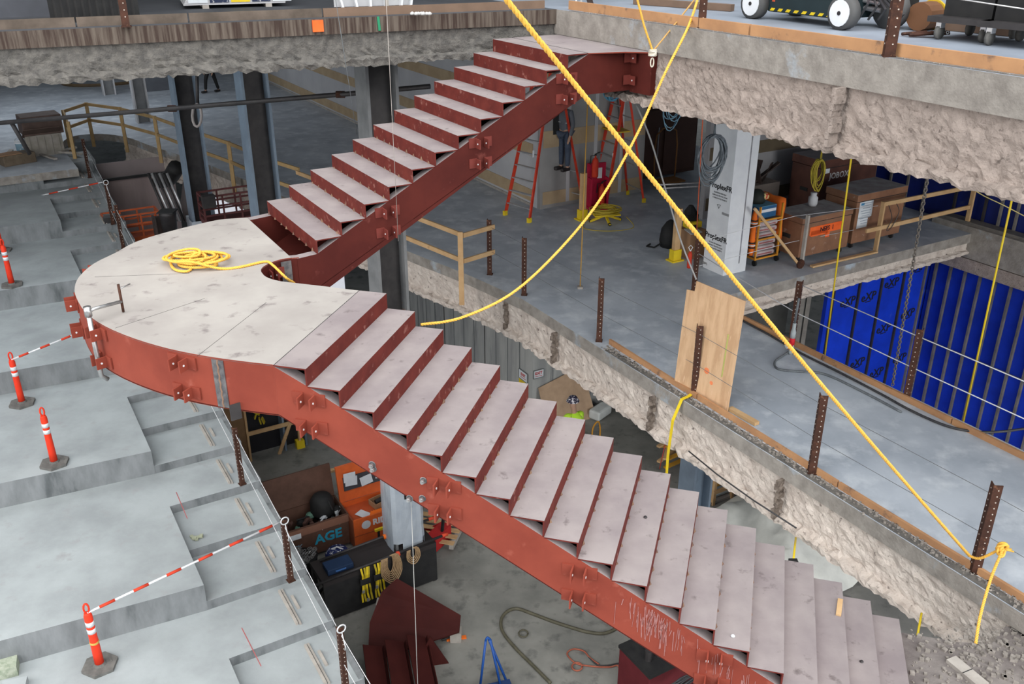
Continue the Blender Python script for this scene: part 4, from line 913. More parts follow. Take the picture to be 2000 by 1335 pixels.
    if helmet:
        q = MB(); q.lathe(hd + ZUP * .10, [(.155, 0), (.15, .012), (.125, .02), (.12, .06), (.09, .11), (.04, .135), (.005, .14)], 16); o = q.build('hard_hat', helmet, e, True)
    else:
        q = MB(); q.lathe(hd + ZUP * .09 - Vector((0, .015, 0)), [(.095, -.03), (.10, .02), (.08, .07), (.03, .095)], 12); q.build('hair', black, e, True)
    return e
person('worker in dark trousers walking far off on the mid floor behind the slim columns', W(415, 180, MID), 2.6, black, black, None, 'walk')
person('worker in blue jeans standing high on the large red ladder', Vector((1.22, 22.0, CAMZ)) + ZUP * (ray(1098, 335).z / ray(1098, 335).y * 22.0) + Vector((.05, .12, 0)), 2.3, M('grey_shirt', (.12, .13, .15)), denim, M('white_helmet', (.6, .6, .6)), 'reach')
person('worker in hi-vis jacket and patterned hard hat beyond the lower stair flight', Vector((W(1130, 803, 1.6).x, W(1130, 803, 1.6).y, 0)), .4, hivis, M('dark_trousers', (.05, .05, .06)), skullw, 'bend')
# ---------------------------------------------------------------- extinguisher stand, posts in yellow feet, coil dolly
def exting(e, p, s_=1):
    q = MB(); q.lathe(p, [(.075, 0), (.08, .03), (.08, .38), (.05, .45), (.025, .47), (.02, .52)], 14); o = q.build('cylinder', lred, e, True)
    q = MB(); q.box(p + Vector((0, 0, .54)), (.05, .03, .04)); q.bar(p + Vector((0, 0, .56)), p + Vector((.12, 0, .60)), .02, .02); q.tube([p + Vector((0, 0, .52)), p + Vector((-.12, 0, .52)), p + Vector((-.13, 0, .30))], .012, 6); q.build('valve', black, e)
ex = E('extinguisher_stand', 'magenta red extinguisher stand with two extinguishers beside the tall timber post', 'fire extinguisher', W(1165, 405, MID), .3)
box('stand_panel', (0, .1, .55), (.48, .05, 1.1), M('magenta_red', (.50, .02, .06)), ex); box('stand_base', (0, -.02, .03), (.52, .42, .06), M('magenta_red', (.50, .02, .06)), ex); box('side', (-.22, -.02, .4), (.03, .3, .75), M('magenta_red', (.50, .02, .06)), ex); box('side', (.22, -.02, .4), (.03, .3, .75), M('magenta_red', (.50, .02, .06)), ex)
exting(ex, Vector((-.10, -.06, .80))); exting(ex, Vector((.10, -.06, .10))); box('sign', (.08, .07, .85), (.12, .005, .26), white, ex)
def footpost(label, p, h):
    e = E('timber_post', label, 'timber post', p, UA); box('upright', (0, 0, h / 2), (.14, .09, h), wood, e)
    q = MB(); q.box((0, 0, .13), (.20, .15, .24)); q.box((0, 0, .015), (.30, .24, .03)); q.build('yellow_foot', yel, e); return e
footpost('timber post in a yellow foot beside the fire extinguishers', W(1137, 428, MID), 1.12)
footpost('timber post in a yellow foot left of the wrapped column', W(1318, 508, MID), 1.12)
dl = E('coil_dolly', 'low yellow dolly heaped with thin yellow hose on the mid floor', 'dolly', W(1182, 432, MID), .2)
for a in range(4): bar('leg', (.38 * math.cos(a * 1.57), .38 * math.sin(a * 1.57), .03), (-.1 * math.cos(a * 1.57), -.1 * math.sin(a * 1.57), .2), .05, .05, yel, dl)
for a in range(4): q = MB(); q.cyl((.36 * math.cos(a * 1.57), .36 * math.sin(a * 1.57) - .02, .04), (.36 * math.cos(a * 1.57), .36 * math.sin(a * 1.57) + .02, .04), .04, 8); q.build('wheel', black, dl)
box('deck', (0, 0, .2), (.62, .42, .03), yel, dl)
q = MB(); random.seed(4); q.tube([( (.30 + .1 * math.sin(k * .37)) * math.cos(k * .5), (.24 + .07 * math.cos(k * .29)) * math.sin(k * .5), .24 + .10 * k / 130) for k in range(130)], .011, 5); q.tube(smoothpts([(-.3, 0, .25), (-.55, -.1, .02), (-.6, -.5, .012), (-.1, -.75, .012), (.5, -.6, .012), (.45, -.2, .15)], 5), .010, 5); q.build('hose', M('yellow_hose', (.55, .42, .05)), dl, True)
cb = E('cardboard_box', 'open-topped cardboard box with a black and yellow tool on it beside the wrapped column', 'box', W(1347, 498, MID) , UA)
box('carton', (0, 0, .30), (.42, .42, .60), card, cb); box('flap', (-.1, -.15, .605), (.3, .25, .012), M('white_card', (.5, .5, .5)), cb, R=Matrix.Rotation(.2, 3, 'X'))
dr = E('power_tool', 'black and yellow power tool lying on the cardboard box', 'tool', W(1347, 498, MID) + ZUP * .62, .4)
q = MB(); q.box((0, 0, .08), (.34, .2, .12)); q.tube([(-.15, 0, .12), (-.1, 0, .22), (.1, 0, .22), (.15, 0, .12)], .02, 6); o = q.build('body', yel, dr); q = MB(); q.box((0, .06, .19), (.26, .16, .16)); q.lathe((.0, .1, .2), [(.12, 0), (.14, .12), (.05, .25)], 9); q.build('motor_housing', black, dr); box('battery', (-.05, -.11, .05), (.16, .08, .08), black, dr)
bk = E('black_backpack', 'black bag slumped on the floor behind the timber post', 'bag', W(1307, 480, MID)); q = MB(); q.lathe((0, 0, 0), [(.2, 0), (.23, .15), (.2, .4), (.1, .55), (.03, .6)], 10); q.build('sack', black, bk, True); q = MB(); q.tube([(-.2, -.1, .1), (-.35, -.15, .02), (-.5, -.05, .02), (-.4, .1, .02)], .02, 5); q.build('strap', black, bk)
# fire extinguisher hooked on the corner post
fe = E('fire_extinguisher', 'small red fire extinguisher hanging on the corner post by the wrapped column', 'fire extinguisher', W(1352, 553, MID) + ZUP * .35 - uu * .12); q = MB(); q.lathe((0, 0, 0), [(.04, 0), (.045, .02), (.045, .28), (.02, .34)], 10); q.build('cylinder', lred, fe, True); q = MB(); q.tube([(0, 0, .34), (.04, 0, .42), (0, 0, .46), (-.04, 0, .42), (0, 0, .34)], .008, 5); q.build('handle', white, fe)
# ---------------------------------------------------------------- supply cart
ct = E('supply_cart', 'orange framed wheeled cart stacked with sacks and a blue carton beside the wrapped column', 'cart', G(5.98, -1.62, MID), UA)
CW, CD = .62, .78
for x in (-1, 1):
    for y in (-1, 1): bar('upright', (x * CW / 2, y * CD / 2, .12), (x * CW / 2, y * CD / 2, 1.25), .035, .035, M('orange_yellow_paint', (.75, .32, .03)), ct)
for z in (.14, .55, .95):
    for x in (-1, 1): bar('rail', (x * CW / 2, -CD / 2, z), (x * CW / 2, CD / 2, z), .03, .03, M('orange_yellow_paint', (.75, .32, .03)), ct)
    for y in (-1, 1): bar('rail', (-CW / 2, y * CD / 2, z), (CW / 2, y * CD / 2, z), .03, .03, M('orange_yellow_paint', (.75, .32, .03)), ct)
    box('shelf', (0, 0, z - .01), (CW, CD, .02), stud, ct)
for x in (-1, 1):
    for y in (-1, 1): q = MB(); q.cyl((x * CW / 2 - .02, y * CD / 2, .06), (x * CW / 2 + .02, y * CD / 2, .06), .06, 10); q.build('caster', black, ct)
for k in range(6):
    s_ = E('sack', ('white paper sack on the supply cart, %s from the bottom' % ['lowest', 'second', 'third', 'fourth', 'fifth', 'topmost'][k]), 'sack', ct.location + ZUP * (.16 + (.12 * k if k < 3 else .04 + .12 * k)), UA + random.uniform(-.05, .05), 'sacks on the supply cart')
    o = box('sack_body', (0, 0, .05), (.56, .70, .105), bag, s_, bev=.04); box('red_stripe', (0, -.352, .05), (.4, .004, .03), M('faded_red', (.4, .15, .15)), s_)
bc = E('blue_carton', 'blue and white printed carton on top of the supply cart', 'carton', ct.location + ZUP * .965, UA); box('carton', (-.02, 0, .12), (.5, .6, .24), M('carton_blue', (.03, .14, .30), (.02, .1, .24)), bc); box('white_band', (-.02, -.302, .15), (.48, .004, .06), white, bc); box('lid', (-.02, 0, .245), (.5, .6, .012), M('lid_blue', (.12, .30, .42)), bc)
hm = E('welding_helmet', 'dark helmet bag with yellow and red print on top of the blue carton', 'helmet', ct.location + ZUP * 1.22 - uu * .05, UA + .4); q = MB(); q.lathe((0, 0, 0), [(.16, 0), (.19, .08), (.17, .18), (.08, .26), (.01, .28)], 14); q.build('shell', M('dark_bag', (.02, .025, .02)), hm, True); q = MB(); q.lathe((.05, -.12, .11), [(.10, -.02), (.11, .04), (.07, .09)], 10); q.build('printed_front', M('yellow_red_print', (.75, .62, .28), (.55, .06, .04), 16, fac=(.5, .56)), hm, True)
hd_ = E('orange_hoodie', 'orange garment draped over the right side of the supply cart', 'garment', ct.location + uu * .33, UA)
q = MB(); random.seed(8)
for i in range(9):
    for j in range(5): q.v.append((.03 + .03 * math.sin(j * 2 + i), -.36 + j * .16, 1.32 - i * .11 + .02 * math.sin(j * 3)))
for i in range(8):
    for j in range(4): a = i * 5 + j; q.f.append((a, a + 1, a + 6, a + 5)); q.m.append(0)
o = q.build('cloth', hoodie, hd_, True); md = o.modifiers.new('s', 'SOLIDIFY'); md.thickness = .05
hv = E('hanging_vest', 'orange garment with black and white striped bands hanging left on the cart', 'garment', ct.location - uu * .36 + vv * .3, UA)
q = MB(); q.lathe((0, 0, .22), [(.05, 0), (.07, .2), (.06, .5), (.07, .75), (.03, .95)], 9); q.build('cloth', hoodie, hv, True)
for z in (.38, .85):
    for k in range(3):
        q = MB(); q.lathe((0, 0, z + k * .05), [(.082, 0), (.085, .028)], 10); q.build('band', black if k % 2 == 0 else white, hv)
# loose timber brace leaning from cart to the ledge post
# ---------------------------------------------------------------- tool chests
def chest(label, p, sx, sy, h, m, mt, rz=UA, lift=.13):
    e = E('tool_chest', label, 'tool chest', p, rz)
    box('body', (0, 0, lift + (h - lift) * .42), (sx, sy, (h - lift) * .84), m, e, bev=.012); o = box('lid', (0, 0, lift + (h - lift) * .92), (sx + .03, sy + .03, (h - lift) * .14), m, e, top=mt, bev=.01)
    box('seam', (0, -sy / 2 - .004, lift + (h - lift) * .845), (sx, .01, .015), rtop, e)
    for x in (-1, 1):
        for y in (-1, 1): q = MB(); q.cyl((x * sx * .42 - .02, y * sy * .38, .055), (x * sx * .42 + .02, y * sy * .38, .055), .055, 10); q.box((x * sx * .42, y * sy * .38, .115), (.09, .09, .03)); q.build('caster', dsteel, e)
    box('side_handle', (-sx / 2 - .01, 0, lift + h * .4), (.02, .22, .08), rtop, e)
    return e
g1 = chest('brown tool chest with orange sprayed patch on its front', G(7.25, -1.25, MID), 1.45, .78, .98, brownbox, dustlid)
o = MB(); o.box((0, -.396, .66), (.98, .004, .18)); o.box((-.2, -.396, .60), (.5, .004, .12)); o.box((.05, -.396, .52), (.12, .004, .12)); ob = o.build('sprayed_patch', spray, g1)
text('lettering', 'NEFS  I', .13, ink, g1, (.0, -.401, .66), RF, .001, .003)
g2 = chest('brown tool chest with a paper sheet taped to its front beside the ledge rail', G(8.95, -1.35, MID), 1.55, .85, 1.22, brownbox, dustlid)
q = MB(); q.box((-.48, -.429, .86), (.42, .004, .36)); q.box((-.53, -.429, .58), (.32, .004, .24)); q.build('paper_sheet', paper, g2)
q = MB(); 
for k in range(9): q.box((-.47, -.4325, 1.0 - k * .055), (.32 - .05 * (k % 3), .002, .012))
q.build('printed_lines', M('grey_ink', (.25, .32, .40)), g2); box('blue_logo', (-.60, -.4325, .99), (.1, .002, .05), M('light_blue_ink', (.05, .3, .55)), g2)
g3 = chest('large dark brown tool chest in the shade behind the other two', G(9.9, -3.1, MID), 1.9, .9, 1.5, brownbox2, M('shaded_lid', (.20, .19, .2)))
text('lettering', 'JOBOX', .20, M('white_letter', (.7, .7, .7)), g3, (-.35, -.452, 1.08), RF, .001, .004); box('sticker', (-.8, -.453, 1.25), (.22, .004, .16), paper, g3)
cupe = E('plastic_cup', 'pale plastic wrapped jar standing on the brown chest with the orange patch', 'jar', g1.location + ZUP * .99 + uu * .1 - vv * .15); q = MB(); q.lathe((0, 0, 0), [(.08, 0), (.10, .05), (.10, .18), (.06, .22), (.07, .28)], 12); q.build('jar', M('cloudy_plastic', (.65, .66, .68)), cupe, True)
yc = E('yellow_baker_scaffold', 'yellow ladder frame trolley behind the brown chest', 'trolley', W(1590, 388, MID), UA)
for x in (-.35, .35):
    for y in (-.2, .5): bar('upright', (x, y, .08), (x, y, 1.75), .04, .04, ylad, yc)
for z in (.3, .8, 1.25, 1.7):
    bar('rung', (-.35, -.2, z), (.35, -.2, z), .03, .03, ylad, yc); bar('rung', (-.35, .5, z), (.35, .5, z), .03, .03, ylad, yc)
box('shelf', (0, .15, 1.2), (.68, .68, .03), stud, yc); box('tool_tray', (.1, .15, 1.3), (.4, .4, .14), dsteel, yc)
# ledge guardrail
gr = E('ledge_guardrail', 'pale timber guardrail at the right end of the ledge in front of the chests', 'guardrail', G(8.62, -.62, MID), UA)
bar('post', (0, 0, -.02), (.0, 0, 1.08), .09, .05, wood, gr); bar('post', (3.0, -.05, 0), (3.0, -.05, 1.2), .09, .06, wood, gr)
bar('top_rail', (0, -.03, 1.04), (3.0, -.06, 1.02), .04, .09, wood, gr); bar('middle_rail', (-.45, -.03, .52), (2.95, -.06, .54), .04, .09, wood, gr)
q = MB(); q.tube(smoothpts([(.1, -.06, 1.0), (.25, -.08, .7), (.15, -.08, .45), (.3, -.08, .5), (.45, -.08, .8), (.35, -.06, 1.0)], 5), .008, 5); q.build('wire_tie', dcable, gr)
br = E('ledge_post', 'slim timber ledge post with a long diagonal brace leaning left', 'timber post', G(6.42, -.66, MID), UA); bar('upright', (0, 0, 0), (0, 0, 1.12), .07, .05, woodg, br); bar('brace', (-.05, 0, .06), (-1.25, .25, 1.38), .05, .05, wood, br)
q = MB(); q.cyl((-.05, .0, .10), (-.05, -.04, .10), .10, 10); q.build('wheel', rust, br)
tag(bar('ledge_board', G(6.6, -.55, MID + .03), G(8.5, -.5, MID + .03), .09, .04, wood), 'pale board lying along the ledge edge below the chests', 'board')
# dark cabinets with pipe rail deep behind
dc = E('brown_cabinet', 'tall brown steel cabinet in the dark right of the drywall shaft', 'cabinet', G(8.5, -8.2, MID), UA); box('body', (0, 0, 1.0), (2.4, .8, 1.9), M('cabinet_brown', (.10, .045, .03), (.07, .03, .02)), dc); box('door', (-.6, -.41, 1.0), (1.1, .02, 1.7), M('cabinet_door', (.12, .055, .04)), dc); box('door', (.6, -.41, 1.0), (1.1, .02, 1.7), M('cabinet_door', (.12, .055, .04)), dc); q = MB(); q.tube([(-.2, -.46, .6), (-.2, -.46, 1.4)], .015, 6); q.build('handle', alu, dc)
hc = E('hand_cart', 'yellow brown hand cart with tubular handle in front of the brown cabinet', 'cart', G(8.1, -7.2, MID), UA); q = MB(); q.tube(smoothpts([(-.3, 0, .15), (-.3, 0, 1.35), (.35, 0, 1.4), (.4, 0, .15)], 3), .02, 6); q.build('handle', M('ochre_tube', (.35, .16, .05)), hc, True); box('deck', (0, -.2, .14), (.8, .5, .04), M('ochre_tube', (.35, .16, .05)), hc)
for x in (-.3, .3): q = MB(); q.cyl((x - .02, -.3, .06), (x + .02, -.3, .06), .06, 10); q.build('caster', black, hc)
for k in range(2): tag(tube('steel_pipe', [G(6.9, -6.0 + .12 * k, MID + .42 - .06 * k), G(10.5, -4.8 + .12 * k, MID + .40 - .06 * k)], .028, alu, None, 8), ['upper of two steel pipes lying in front of the hand cart', 'lower of two steel pipes lying in front of the hand cart'][k], 'pipe')
bt = E('tarp_bundle', 'dark bin of offcuts with a tarp behind the wrapped column', 'bin', G(8.0, -4.9 + 1.2, MID), UA); box('bin', (0, 0, .45), (.9, .6, .9), M('dusty_tarp_brown', (.20, .17, .15)), bt); q = MB(); random.seed(9)
for k in range(9): q.bar((random.uniform(-.3, .3), random.uniform(-.2, .2), .8), (random.uniform(-.5, .5), random.uniform(-.3, .3), 1.35), .14, .03)
q.build('offcut', brownst, bt)
# ---------------------------------------------------------------- guardrails on the mid floor edge
tg = E('edge_guardrail', 'pale timber guardrail at the slab edge between the stair and the angle posts', 'guardrail')
P0 = G(.42, -4.6, 0); pe_ = W(912, 560, MID); pts = [G(-.55, -9.2, MID), G(-.05, -3.6, MID), G(.62, -2.55, MID)]
pst = GV(911, 540, -3.4); 
pr = W(910, 575, MID + 0.0); pr = G(-.02, -3.35, MID)
bar('post', pr + ZUP * -.42, pr + ZUP * 1.08, .05, .10, wood, tg, up=(1, 0, 0))
for z in (1.0, .48):
    a_ = G(-1.15, -9.6, MID + z); bar('rail', a_, pr + ZUP * z + uu * .06, .04, .09, wood, tg); bar('rail', pr + ZUP * z + uu * .06, W(966, 535, MID) + ZUP * z, .04, .09, wood, tg)
cg = E('curved_guardrail', 'long timber guardrail following the curved slab edge on the far left', 'guardrail')
cp = [(-1.35, -10.9), (-1.75, -13.4), (-2.3, -15.8), (-2.75, -18.0), (-3.4, -20.0), (-4.2, -21.4), (-5.0, -20.4), (-5.1, -18.4)]
cpx = [W(500, 398, MID), W(486, 390, MID), W(400, 345, MID), W(343, 330, MID), W(285, 300, MID), W(240, 290, MID), W(170, 290, MID), W(155, 310, MID)]
cp = [G(-1.05, -9.7)] + [G(*c) for c in cp]
for k, p in enumerate(cp):
    p = Vector((p.x, p.y, MID))
    if k: bar('post', p - ZUP * (.35), p + ZUP * 1.08, .05, .10, M('aged_lumber', (.46, .31, .14), (.36, .24, .11)), cg, up=(1, 0, 0))
    if k < len(cp) - 1:
        n_ = Vector((cp[k + 1].x, cp[k + 1].y, MID))
        for z in (1.03, .52): bar('rail', p + ZUP * z, n_ + ZUP * z, .04, .09, M('aged_lumber', (.46, .31, .14), (.36, .24, .11)), cg)
# black pipe rail across the far left, on short uprights
pr_ = E('black_pipe_rail', 'long black pipe running across in front of the slim columns', 'pipe'); A_ = Dp(-30, 242, 19.5); B_ = Dp(700, 181, 16.9); C_ = Dp(840, 168, 16.6)
tube('pipe', [A_, B_, C_], .045, dsteel, pr_, 8); tube('upright', [Dp(22, 238, 19.4), Dp(58, 300, 20.0)], .045, dsteel, pr_, 8)
for px in (336, 665): q = MB(); p = Dp(px, 242 - (px + 30) * .0836, 19.5 - (px + 30) * .00356); q.cyl(p + Vector((-.08, 0, 0)), p + Vector((.08, 0, 0)), .065, 8); q.build('coupler', rust, pr_)
q = MB(); q.tube([Dp(385 + 9 * math.cos(a), 225 + 22 * math.sin(a), 19) for a in [j * math.pi / 6 for j in range(12)]], .03, 5, closed=True); tag(q.build('strap_loop', M('greyish_strap', (.30, .27, .26)), None, True), 'grey webbing loop hanging from the black pipe at the slim column', 'strap')
tag(tube('hanging_conduit', [Dp(384, 128, 19), Dp(386, 205, 19.2)], .035, dsteel), 'dark conduit dropping from the beam to the black pipe', 'conduit')
# ---------------------------------------------------------------- far left mid floor
for k, (x, y, lab) in enumerate(((214, 184, 'white H-shaped column far left on the mid floor'), (281, 238, 'white edged column nearer than the far white one'))):
    hcol(lab, W(x, y, MID), MID, UP - .2, .42, .40, drywall, steelt)
hp = W(295, 178, MID); box('sheet_panel', hp + ZUP * .9 + uu * .3, (.9, .05, 4.4), M('panel_grey', (.12, .13, .15)), None, UA); tag(bpy.context.scene.objects['sheet_panel'], 'grey sheet panel standing right of the white edged column', 'panel')
gn = E('red_generator', 'small red wheeled machine on the far mid floor between the columns', 'machine', W(310, 166, MID), UA); box('body', (0, 0, .55), (1.0, .6, .75), M('machine_red', (.35, .03, .02)), gn, bev=.05); box('tank', (0, 0, 1.0), (.9, .5, .2), black, gn)
for x in (-.35, .45): q = MB(); q.cyl((x, -.33, .16), (x, -.25, .16), .16, 12); q.build('wheel', black, gn)
q = MB(); rc = W(215, 158, MID); q.tube([rc + uu * 1.9 * math.cos(a) + vv * 1.3 * math.sin(a) + ZUP * .06 for a in [j * math.pi / 20 for j in range(40)]], .07, 6, closed=True); tag(q.build('ring_curb', M('brown_curb', (.16, .11, .06)), None), 'brown ring curb on the far mid floor round the white column', 'curb')
wb = E('white_tub', 'off-white ribbed tub with brown cartons on top at the head of the steps', 'tub', W(90, 298, MID), UA); q = MB(); q.prism([(-.5, -.35), (.5, -.35), (.5, .35), (-.5, .35)], 0, .62); q.build('tub', M('dirty_white_tub', (.34, .31, .28), (.26, .24, .2)), wb)
for k in range(5): box('rib', (-.4 + k * .2, -.36, .3), (.03, .02, .55), M('dirty_white_tub', (.34, .31, .28)), wb)
bx = E('brown_carton', 'battered brown cartons stacked on the off-white tub', 'carton', wb.location + ZUP * .62, UA + .1); box('carton', (0, 0, .28), (1.1, .8, .55), M('dim_cardboard', (.13, .085, .07), (.09, .06, .05)), bx, bev=.02); box('flap', (-.1, -.45, .1), (1.0, .5, .02), M('dim_cardboard', (.13, .085, .07)), bx, R=Matrix.Rotation(-.6, 3, 'X'))
for k, (x, y, m_, lab, r) in enumerate(((45, 300, white, 'blue and white pail left of the off-white tub', .17), (52, 250, yel, 'small yellow rimmed bucket behind the cartons', .14))):
    e = E('pail', lab, 'bucket', W(x, y, MID)); q = MB(); q.lathe((0, 0, 0), [(r * .8, 0), (r, .36), (r * 1.05, .38)], 14); q.build('pail', M('pail_blue', (.25, .40, .5), (.6, .62, .64), 5, fac=(.48, .52)) if k == 0 else white, e, True); q = MB(); q.tube([(r * math.cos(a), 0, .38 + .12 * math.sin(a)) for a in [j * math.pi / 6 for j in range(7)]], .006, 4); q.build('handle', alu, e); q = MB(); q.lathe((0, 0, .34), [(r * 1.03, 0), (r * 1.03, .05)], 14); q.build('rim', m_, e)
e = E('tool_case', 'brown carton lying on the top tier of the steps', 'carton', W(35, 318, MID), UA + .3); box('case', (0, 0, .15), (.9, .5, .3), M('dim_cardboard2', (.17, .13, .09), (.12, .09, .06)), e, bev=.02); box('flap', (-.2, 0, .31), (.6, .45, .015), card, e)
for k, (a, b, lab) in enumerate((((70, 300), (110, 315), 'splintered timber offcut lying behind the brown carton'), ((60, 292), (160, 305), 'long timber offcut pointing at the top aisle step'), ((105, 300), (150, 292), 'short dusty timber offcut beside the curved guardrail'))):
    tag(bar('timber_offcut', W(*a, MID) + ZUP * .04, W(*b, MID) + ZUP * .08, .10, .05, woodg), lab, 'timber')
tag(bar('timber_offcut', W(0, 322, MID) + ZUP * .05, W(24, 300, MID) + ZUP * .12, .12, .05, woodg), 'timber scrap at the left edge on the top tier', 'timber')
# boom lift rails and cutouts below the curved slab
def lift(label, p, s_, m, rz=UA):
    e = E('scissor_lift', label, 'lift', p, rz); box('platform', (0, 0, 0), (2.2 * s_, .9 * s_, .14), m, e); 
    for x in (-1.1, -.35, .35, 1.1):
        for y in (-.45, .45): bar('rail_post', (x * s_, y * s_, 0), (x * s_, y * s_, 1.1 * s_), .04, .04, m, e)
    for z in (.35, .7, 1.1):
        for y in (-.45, .45): bar('rail', (-1.1 * s_, y * s_, z * s_), (1.1 * s_, y * s_, z * s_), .04, .04, m, e)
        for x in (-1.1, 1.1): bar('rail', (x * s_, -.45 * s_, z * s_), (x * s_, .45 * s_, z * s_), .04, .04, m, e)
    box('base', (0, 0, -1.1), (1.9 * s_, .8, .5), orange, e); 
    for k in range(3):
        z0 = -.85 + k * .26; bar('scissor_arm', (-.8 * s_, -.3, z0), (.8 * s_, -.3, z0 + .26), .05, .08, m, e); bar('scissor_arm', (.8 * s_, -.3, z0), (-.8 * s_, -.3, z0 + .26), .05, .08, m, e)
    box('control_box', (-.9 * s_, -.5 * s_, .95 * s_), (.3, .2, .3), dsteel, e); 
    for x in (-.7, .7):
        q = MB(); q.cyl((x * s_, -.5, -1.35), (x * s_, -.38, -1.35), .2, 12); q.build('wheel', black, e)
    return e
lift('dark railed scissor lift in front of the white sheeting right of the slim column', Dp(452, 425, 23), .62, M('lift_maroon', (.10, .03, .03)))
lift('orange railed scissor lift in front of the brown sheet wall', Dp(262, 462, 25), .62, M('lift_orange', (.5, .10, .03)))
tag(tube('black_duct', smoothpts([Dp(312, 352, 27), Dp(330, 348, 26), Dp(345, 325, 25.5)], 4), .22, black, None, 10), 'black duct bend hanging under the curved slab', 'duct')
e = E('waste_bin', 'dark bin beside the brown steel column', 'bin', Dp(334, 458, 23)); q = MB(); q.lathe((0, 0, 0), [(.17, 0), (.2, .5), (.21, .52), (.21, .6)], 14); q.build('drum', dsteel, e, True); box('lid', (0, 0, .61), (.4, .4, .03), black, e)
e = E('pipe_bundle', 'bundle of grey pipes and a dark sack against the white sheeting', 'pipes', Dp(352, 432, 24.5))
for k in range(6): tube('pipe', [Vector((-.3 + .1 * k, 0, 0)), Vector((-.8 + .1 * k, .4, 1.2))], .04, alu if k % 2 else dsteel, e)
q = MB(); q.lathe((.35, .2, .0), [(.3, 0), (.33, .5), (.2, 1.0), (.05, 1.15)], 10); q.build('sack', M('dark_sack', (.06, .05, .05)), e, True)
# ---------------------------------------------------------------- upper floor
def ui(x, y): return W(x, y, UP)
sl = E('scissor_lift', 'black scissor lift with white wheels and hazard stripes on the upper right floor', 'lift'); a = ui(1468, 36); b = ui(1640, 58); d = (b - a).normalized(); n_ = Vector((-d.y, d.x, 0)); sl.location = a; sl.rotation_euler = (0, 0, math.atan2(d.y, d.x)); LB = (b - a).length
box('chassis', (LB / 2, .42, .27), (LB * .80, .62, .34), M('lift_black', (.015, .03, .035)), sl, bev=.02)
for x in (0, LB):
    for y in (.03, .80):
        e_ = MB(); e_.cyl((x, y - .07, .19), (x, y + .07, .19), .19, 20); w_ = e_.build('wheel', M('tyre_grey', (.10, .10, .10)), sl, True)
        e_ = MB(); e_.lathe((x, y - .072, .19), [(.15, 0), (.145, -.012), (.11, -.004), (.05, -.004)], 18, ax=Matrix.Rotation(math.pi / 2, 3, 'X')); e_.lathe((x, y - .071, .19), [(.15, 0), (.15, .01)], 18, ax=Matrix.Rotation(math.pi / 2, 3, 'X')); h_ = e_.build('hub', white, w_); e_ = MB(); e_.cyl((x, y - .09, .19), (x, y - .07, .19), .025, 8); e_.build('axle_cap', dsteel, w_)
for k in range(9): q = MB(); x = .2 + k * (LB - .4) / 8; q.v = [(x, .108, .115), (x + .07, .108, .115), (x + .10, .108, .15), (x + .03, .108, .15)]; q.f = [(0, 1, 2, 3)]; q.m = [0]; q.build('hazard_stripe', yel, sl)
box('blue_label', (LB * .28, .106, .36), (.1, .004, .05), M('label_blue', (.02, .08, .5)), sl); box('white_label', (LB * .18, .106, .37), (.04, .004, .04), white, sl); box('red_label', (LB * .17, .106, .26), (.05, .004, .07), M('label_red', (.5, .1, .05)), sl); text('lettering', 'LL-71', .05, white, sl, (LB * .82, .104, .37), RF)
box('scissor_pack', (LB / 2, .42, .65), (LB * .8, .5, .4), M('lift_red', (.5, .03, .03)), sl); box('deck', (LB / 2, .42, .92), (LB * 1.1, .75, .1), dsteel, sl)
q = MB(); 
for k in range(5): q.tube([(LB + .12 + .06 * k, .15 + .1 * k, .12), (LB + .25 + .05 * k, .12 + .1 * k, .30 - .03 * k), (LB + .1, .3 + .06 * k, .38)], .015, 5)
q.build('hydraulic_hose', dcable, sl)
sr = E('red_lift', 'red and black machine wheel and hoses right of the white wheeled lift', 'lift', ui(1728, 56), math.atan2(d.y, d.x)); e_ = MB(); e_.cyl((0, .0, .21), (0, .14, .21), .21, 20); e_.build('wheel', M('tyre_grey', (.10, .10, .10)), sr, True); box('counterweight', (-.15, .2, .5), (.5, .5, .14), M('lift_red', (.5, .03, .03)), sr); box('frame', (-.2, .25, .28), (.6, .3, .2), black, sr); q = MB(); q.cyl((-.1, .0, .2), (-.45, -.02, .22), .03, 8); q.cyl((-.1, -.05, .28), (-.4, -.05, .3), .02, 8); q.build('hydraulic_ram', alu, sr)
for k, (x, y, x2, y2, lab) in enumerate(((1832, 76, 1872, 70, 'dark wheeled cart, the left of two at the top right'), (1930, 88, 1972, 82, 'dark wheeled cart, the right of two at the top right corner'))):
    e = E('wheeled_cart', lab, 'cart', ui(x, y), math.atan2(d.y, d.x) + .1); P1 = Vector((0, 0, 0)); P2 = Vector(((ui(x2, y2) - ui(x, y)).length, .1, 0))
    for j, p in enumerate((P1, P2, P1 + Vector((0, .6, 0)), P2 + Vector((0, .6, 0)))):
        e_ = MB(); e_.cyl(p + Vector((-.02, 0, .075)), p + Vector((.02, 0, .075)), .075, 12); wq = e_.build('caster', rubber, e, True); e_ = MB(); e_.box(p + Vector((0, 0, .15)), (.06, .08, .06)); e_.build('fork', alu, wq)
    box('deck', (P1 + P2) / 2 + Vector((0, .3, .21)), (P2.x + .25, .85, .06), dsteel, e); box('load', (P1 + P2) / 2 + Vector((0, .35, .42)), (P2.x + .1, .6, .36), black, e)
e = E('brown_spool', 'brown flanged spool with a yellow rim lying by the left wheeled cart', 'spool', ui(1790, 60), .5); q = MB(); q.cyl((0, 0, .16), (.28, .05, .16), .16, 14); q.build('drum', M('spool_brown', (.16, .07, .03)), e); q = MB(); q.cyl((.28, .05, .16), (.31, .055, .16), .18, 16); q.build('flange', ylad, e)
e = E('rusty_offcuts', 'small heap of rusty fittings on the floor before the spool', 'fittings', ui(1815, 72)); q = MB(); random.seed(6)
